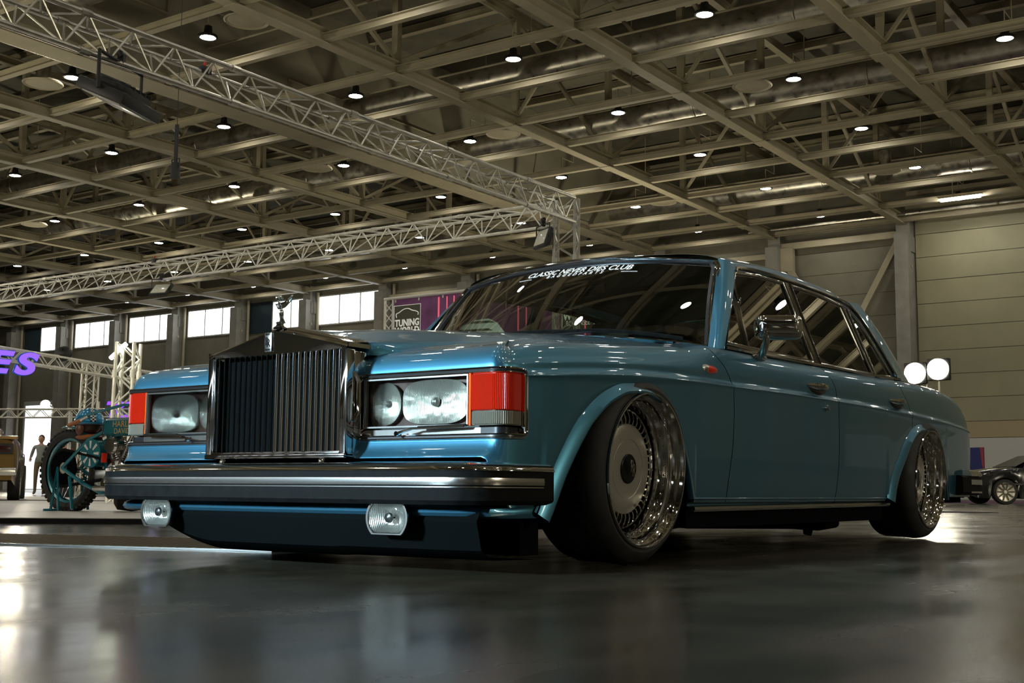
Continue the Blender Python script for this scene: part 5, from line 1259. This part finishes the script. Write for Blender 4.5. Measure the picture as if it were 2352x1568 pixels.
# ------------------------------------------------------------------ other cars
def other_car(name, root, st, body, wheels, extras):
    """st: stations (x, half width, z low, z belt, roof half width, z roof) ; body stays below the belt, cabin above"""
    xs = [s_[0] for s_ in st]
    f = [pc([(s_[0], s_[k]) for s_ in st]) for k in range(1, 6)]
    G = []
    for x in np.linspace(xs[0], xs[-1], 60):
        hw_, zl, zbt, rw_, zr_ = [q(x) for q in f]
        ar = 0
        for wx, wr in wheels:
            if abs(x-wx) < wr*1.12: ar = max(ar, math.sqrt((wr*1.12)**2-(x-wx)**2)+wr)
        lo = max(zl, ar)
        half = [(hw_*.97, lo), (hw_, lo+(zbt-lo)*.4), (hw_*.995, lo+(zbt-lo)*.75), (hw_*.95, zbt-.03), (hw_*.88, zbt)]
        cab = [(rw_+.03, zbt+(zr_-zbt)*.5), (rw_, zbt+(zr_-zbt)*.9), (rw_*.85, zr_), (0, zr_+.015)] if zr_-zbt > .02 else [(hw_*.8, zbt+.008), (hw_*.6, zbt+.014), (hw_*.4, zbt+.018), (0, zbt+.022)]
        hh = half+cab; G.append([(x, -a, z) for a, z in hh]+[(x, a, z) for a, z in hh[::-1][1:]])
    m = MB().grid(G); n = len(G[0]); m.f.append(tuple(range(n))); m.f.append(tuple(range(59*n, 60*n)))
    obj('body', m, body, root, ang=35)
    for wx, wr in wheels:
        for s_ in (-1, 1):
            y = s_*(f[0](wx)-.06)
            t_ = obj('wheel', MB().lathe([(wr*.62, -.11), (wr*.95, -.11), (wr, -.08), (wr, .06), (wr*.95, .085), (wr*.76, .09)], (wx, y, wr), (0, s_, 0), 32), M['tyre'], root)
            obj('rim', MB().lathe([(wr*.76, .09), (wr*.74, .07), (wr*.5, .05), (wr*.2, .06), (0, .06)], (wx, y, wr), (0, s_, 0), 32), M['silver'], t_)
            for k in range(10):
                a = 2*PI*k/10; obj('rim_spoke', MB().beam((wx+wr*.15*math.cos(a), y+s_*.072, wr+wr*.15*math.sin(a)), (wx+wr*.70*math.cos(a), y+s_*.078, wr+wr*.70*math.sin(a)), .03, .012, up=(0, 1, 0)), M['chrome'], t_, smooth=False)
    extras(root, f)
M['gold_paint'] = mat('bronze_gold_paint', (.28, .17, .055), .3, .7, coat=1.)
M['black_paint'] = mat('black_car_paint', (.006, .006, .007), .2, 0., coat=1.)
gc = hroot('sports_coupe', 7.71, 16.17, 0, .95, 'bronze gold coupe cut off by the left edge, tail towards the camera', 'car')
def gx_(r, f):
    obj('tail_panel', MB().bx(-.03, .01, -.86, .86, .78, .96), M['black'], r, bevel=.01)
    obj('tail_spoiler', MB().prism([(-.08, -.92, 1.08), (.26, -.92, 1.10), (.26, -.92, 1.06), (-.08, -.92, 1.03)], (0, 1.84, 0)), M['gold_paint'], r, bevel=.01)
    obj('rear_bumper', MB().bx(-.10, .08, -.93, .93, .42, .56), M['chrome_soft'], r, bevel=.03)
    for y in (-.62, .62): obj('tail_lamp', MB().bx(-.034, .0, y-.2, y+.2, .81, .93), mat('smoked_tail_lens', (.03, .004, .004), .2), r, bevel=.01)
    obj('number_plate', MB().bx(-.045, -.03, -.26, .26, .60, .72), M['trim_black'], r, smooth=False)
    obj('rear_glass', MB().prism([(1.05, -.58, 1.10), (1.05, .58, 1.10), (1.72, .50, 1.30), (1.72, -.50, 1.30)], (-.02, 0, .012)), M['trim_black'], r, smooth=False)
    obj('exhaust_tip', MB().cyl((-.1, -.5, .30), (.2, -.5, .30), .035, 12).cyl((-.1, .5, .30), (.2, .5, .30), .035, 12), M['chrome'], r)
other_car('sports_coupe', gc, [(0, .88, .35, 1.02, .5, 1.02), (.15, .92, .28, 1.06, .5, 1.06), (.9, .94, .22, 1.06, .62, 1.07), (1.7, .94, .22, 1.0, .56, 1.31), (2.4, .94, .22, .96, .58, 1.30), (3.1, .94, .22, .94, .6, .96), (4.4, .90, .24, .86, .5, .86), (4.7, .80, .34, .72, .5, .72)], M['gold_paint'], [(.95, .34), (3.75, .33)], gx_)
bc = hroot('black_saloon', 28.28, 5.50, 0, -.95, 'low black saloon parked far back at the right edge, beyond the rear bumper', 'car')
def bx2(r, f):
    for s_ in (-1, 1):
        obj('side_glass', MB().prism([(1.35, s_*.79, .90), (1.85, s_*.66, 1.20), (2.9, s_*.66, 1.22), (3.35, s_*.78, .92)], (0, s_*.012, 0)), M['trim_black'], r, smooth=False)
        obj('door_line', MB().bx(2.25, 2.26, s_*.868, s_*.885, .3, .88), M['under'], r, smooth=False)
        obj('head_lamp', MB().ball((.05, s_*.62, .66), (.05, .10, .08), 12, 8), M['clear_lens'], r); obj('door_mirror', MB().ball((1.45, s_*.93, .92), (.09, .07, .06), 12, 8), M['black_paint'], r)
        obj('rubbing_strip', MB().bx(.6, 4.2, s_*.872, s_*.885, .48, .52), M['trim_black'], r, smooth=False)
    obj('windscreen', MB().prism([(1.15, -.68, .93), (1.15, .68, .93), (1.78, .56, 1.22), (1.78, -.56, 1.22)], (-.01, 0, .012)), M['trim_black'], r, smooth=False)
    obj('front_grille', MB().bx(-.02, .03, -.42, .42, .56, .70), M['trim_black'], r, bevel=.01)
other_car('black_saloon', bc, [(0, .76, .22, .68, .5, .68), (.15, .84, .16, .78, .5, .78), (1.2, .87, .14, .90, .62, .91), (1.85, .87, .14, .90, .60, 1.22), (2.9, .87, .14, .92, .60, 1.24), (3.5, .87, .14, .93, .6, .95), (4.25, .84, .18, .90, .5, .90), (4.35, .78, .26, .74, .5, .74)], M['black_paint'], [(.82, .31), (3.45, .31)], bx2)
# poster far right
po = hroot('poster_board', 41.75, 8.45, 0, -.35, 'blue and red poster board standing before the pale wall', 'poster')
obj('board', MB().bx(-.01, .03, -.34, .32, .85, 1.9), mat('dark_blue_print', (.01, .02, .14), .5), po, smooth=False)
obj('red_print', MB().prism([(-.016, -.34, 1.9), (-.016, -.2, 1.9), (-.016, -.26, 1.3), (-.016, -.34, 1.0)], (.004, 0, 0)).prism([(-.016, .3, 1.05), (-.016, .1, .9), (-.016, .32, .88)], (.004, 0, 0)), mat('red_print', (.35, .03, .03), .5), po, smooth=False)
obj('board_leg', MB().bx(0, .03, -.3, -.26, 0, .85).bx(0, .03, .24, .28, 0, .85), M['black'], po, smooth=False)
cp_ = empty('purple_carpet', (0, 0, 0), TH, 'dark purple carpet under the black saloon', 'carpet'); obj('pile', MB().bx(30.5, 44, -3, 9.5, 0, .008), mat('purple_pile', (.08, .03, .07), .9), cp_, smooth=False)

# ------------------------------------------------------------------ stand poster and people behind the motorcycle
tb = hroot('stand_poster', 13.6, 21.45, 0, -.75, 'white stand poster with blue lettering behind the helmet', 'poster')
obj('board', MB().bx(-.01, .02, -.24, .24, .3, 1.95), M['white'], tb, smooth=False)
M['blue_print'] = mat('blue_print', (.02, .06, .30), .5)
text('poster_words', 'TOYO TIRES', .085, M['blue_print'], tb, frame((-.014, 0, 1.84), (0, -1, 0), (0, 0, 1)), .001, .75, bold=.003)
for z, a, b_ in ((1.62, -.05, .08), (1.44, -.1, .12), (1.22, -.16, .14), (1.02, -.12, .16)): obj('poster_line', MB().bx(-.014, -.011, a, b_, z, z+.012), M['blue_print'], tb, smooth=False)
for z in (1.60, 1.40, 1.18): obj('poster_mark', MB().bx(-.014, -.011, .16, .20, z, z+.05), M['blue_print'], tb, smooth=False)
obj('board_foot', MB().bx(-.15, .15, -.2, .2, 0, .3), M['black'], tb, bevel=.01)
def person(x, y, rz, label, top, legs, hair, h=1.72, pose=0):
    r = hroot('person', x, y, 0, rz, label, 'person'); k = h/1.75
    sk = M['skin']; arm = .18+.05*pose
    V = [(0, 0, .98), (0, 0, 1.20), (0, 0, 1.40), (0, 0, 1.50), (0, 0, 1.56), (0, .19, 1.42), (.02, .26, 1.14), (arm, .24, .92+.12*pose), (0, -.19, 1.42), (-.0, -.27, 1.14), (arm*.8, -.24, .90+.2*pose), (0, .10, .92), (.01, .11, .50), (-.02, .12, .09), (.12, .13, .04), (0, -.10, .92), (.03, -.11, .50), (.0, -.12, .09), (.14, -.13, .04)]
    E_ = [(0, 1), (1, 2), (2, 3), (3, 4), (2, 5), (5, 6), (6, 7), (2, 8), (8, 9), (9, 10), (0, 11), (11, 12), (12, 13), (13, 14), (0, 15), (15, 16), (16, 17), (17, 18)]
    R_ = [(.15, .11), (.13, .10), (.15, .10), (.055, .055), (.05, .05), .055, .045, .032, .055, .045, .032, (.09, .09), .062, .045, (.04, .03), (.09, .09), .062, .045, (.04, .03)]
    V = [(a*k, b_*k, c_*k) for a, b_, c_ in V]
    bd_ = skin_fig('body', V, E_, [tuple(np.array(q if hasattr(q, '__len__') else (q, q))*k) for q in R_], top, r, 2)
    bd_.data.materials.append(legs); bd_.data.materials.append(sk)
    for p in bd_.data.polygons:
        c_ = p.center; p.material_index = 1 if c_.z < .98*k else 2 if (c_.z > 1.47*k or (c_.z < 1.05*k and abs(c_.y) > .2*k)) else 0
    hd = obj('head', MB().ball((.01*k, 0, 1.64*k), (.092*k, .078*k, .115*k), 18, 12).ball((.105*k, 0, 1.63*k), (.018, .013, .02), 8, 6).ball((.0, .08*k, 1.635*k), (.015, .012, .028), 8, 6).ball((.0, -.08*k, 1.635*k), (.015, .012, .028), 8, 6), sk, r)
    obj('eye', MB().ball((.09*k, .03*k, 1.655*k), .009, 8, 6).ball((.09*k, -.03*k, 1.655*k), .009, 8, 6), M['trim_black'], hd); obj('mouth', MB().box((.098*k, 0, 1.59*k), (.008, .04, .008)), M['maroon'], hd)
    obj('hair', MB().ball((-.018*k, 0, 1.68*k), (.095*k, .088*k, .10*k), 16, 10), hair, r)
    for s_, ax_, az_ in ((1, arm, .92+.12*pose), (-1, arm*.8, .90+.2*pose)):
        m = MB().ball((ax_*k+.02, s_*.24*k, az_*k-.04), (.022, .035, .045), 10, 6)
        for q in range(4): m.tube([(ax_*k+.02, s_*.24*k-.028+.018*q, az_*k-.06), (ax_*k+.035, s_*.24*k-.028+.018*q, az_*k-.115-.008*(q in (1, 2)))], .008, 5)
        m.tube([(ax_*k+.03, s_*.24*k+.03, az_*k-.03), (ax_*k+.055, s_*.24*k+.04, az_*k-.075)], .009, 5); obj('hand', m, sk, r)
    return r
M['skin'] = mat('skin', (.45, .24, .16), .5)
cg = mat('grey_jumper', (.22, .23, .22), .8); cj = mat('blue_jeans', (.03, .06, .13), .8); ck_ = mat('khaki_trousers', (.16, .12, .07), .8); cbk = mat('black_jacket', (.015, .015, .018), .7); cm = mat('brown_top', (.16, .05, .03), .8); hy_ = mat('yellow_vest', (.42, .45, .02), .7)
hd_ = mat('dark_hair', (.02, .012, .008), .6); hl_ = mat('light_hair', (.30, .18, .08), .6)
person(17.62, 28.38, -2.4, 'person with dark hair and grey jumper standing left of the motorcycle wheel', cg, ck_, hd_, 1.70, 1)
person(18.2, 28.0, -2.0, 'person in brown top with light hair seen through the motorcycle wheel', cm, cm, hl_, 1.62, 0)
person(13.3, 23.9, -2.6, 'person in black with yellow vest standing behind the bronze coupe', hy_, cbk, hd_, 1.7, 0)
person(15.2, 27.2, 2.2, 'person in blue jeans and black jacket beside the grey jumper', cbk, cj, hd_, 1.74, 1)
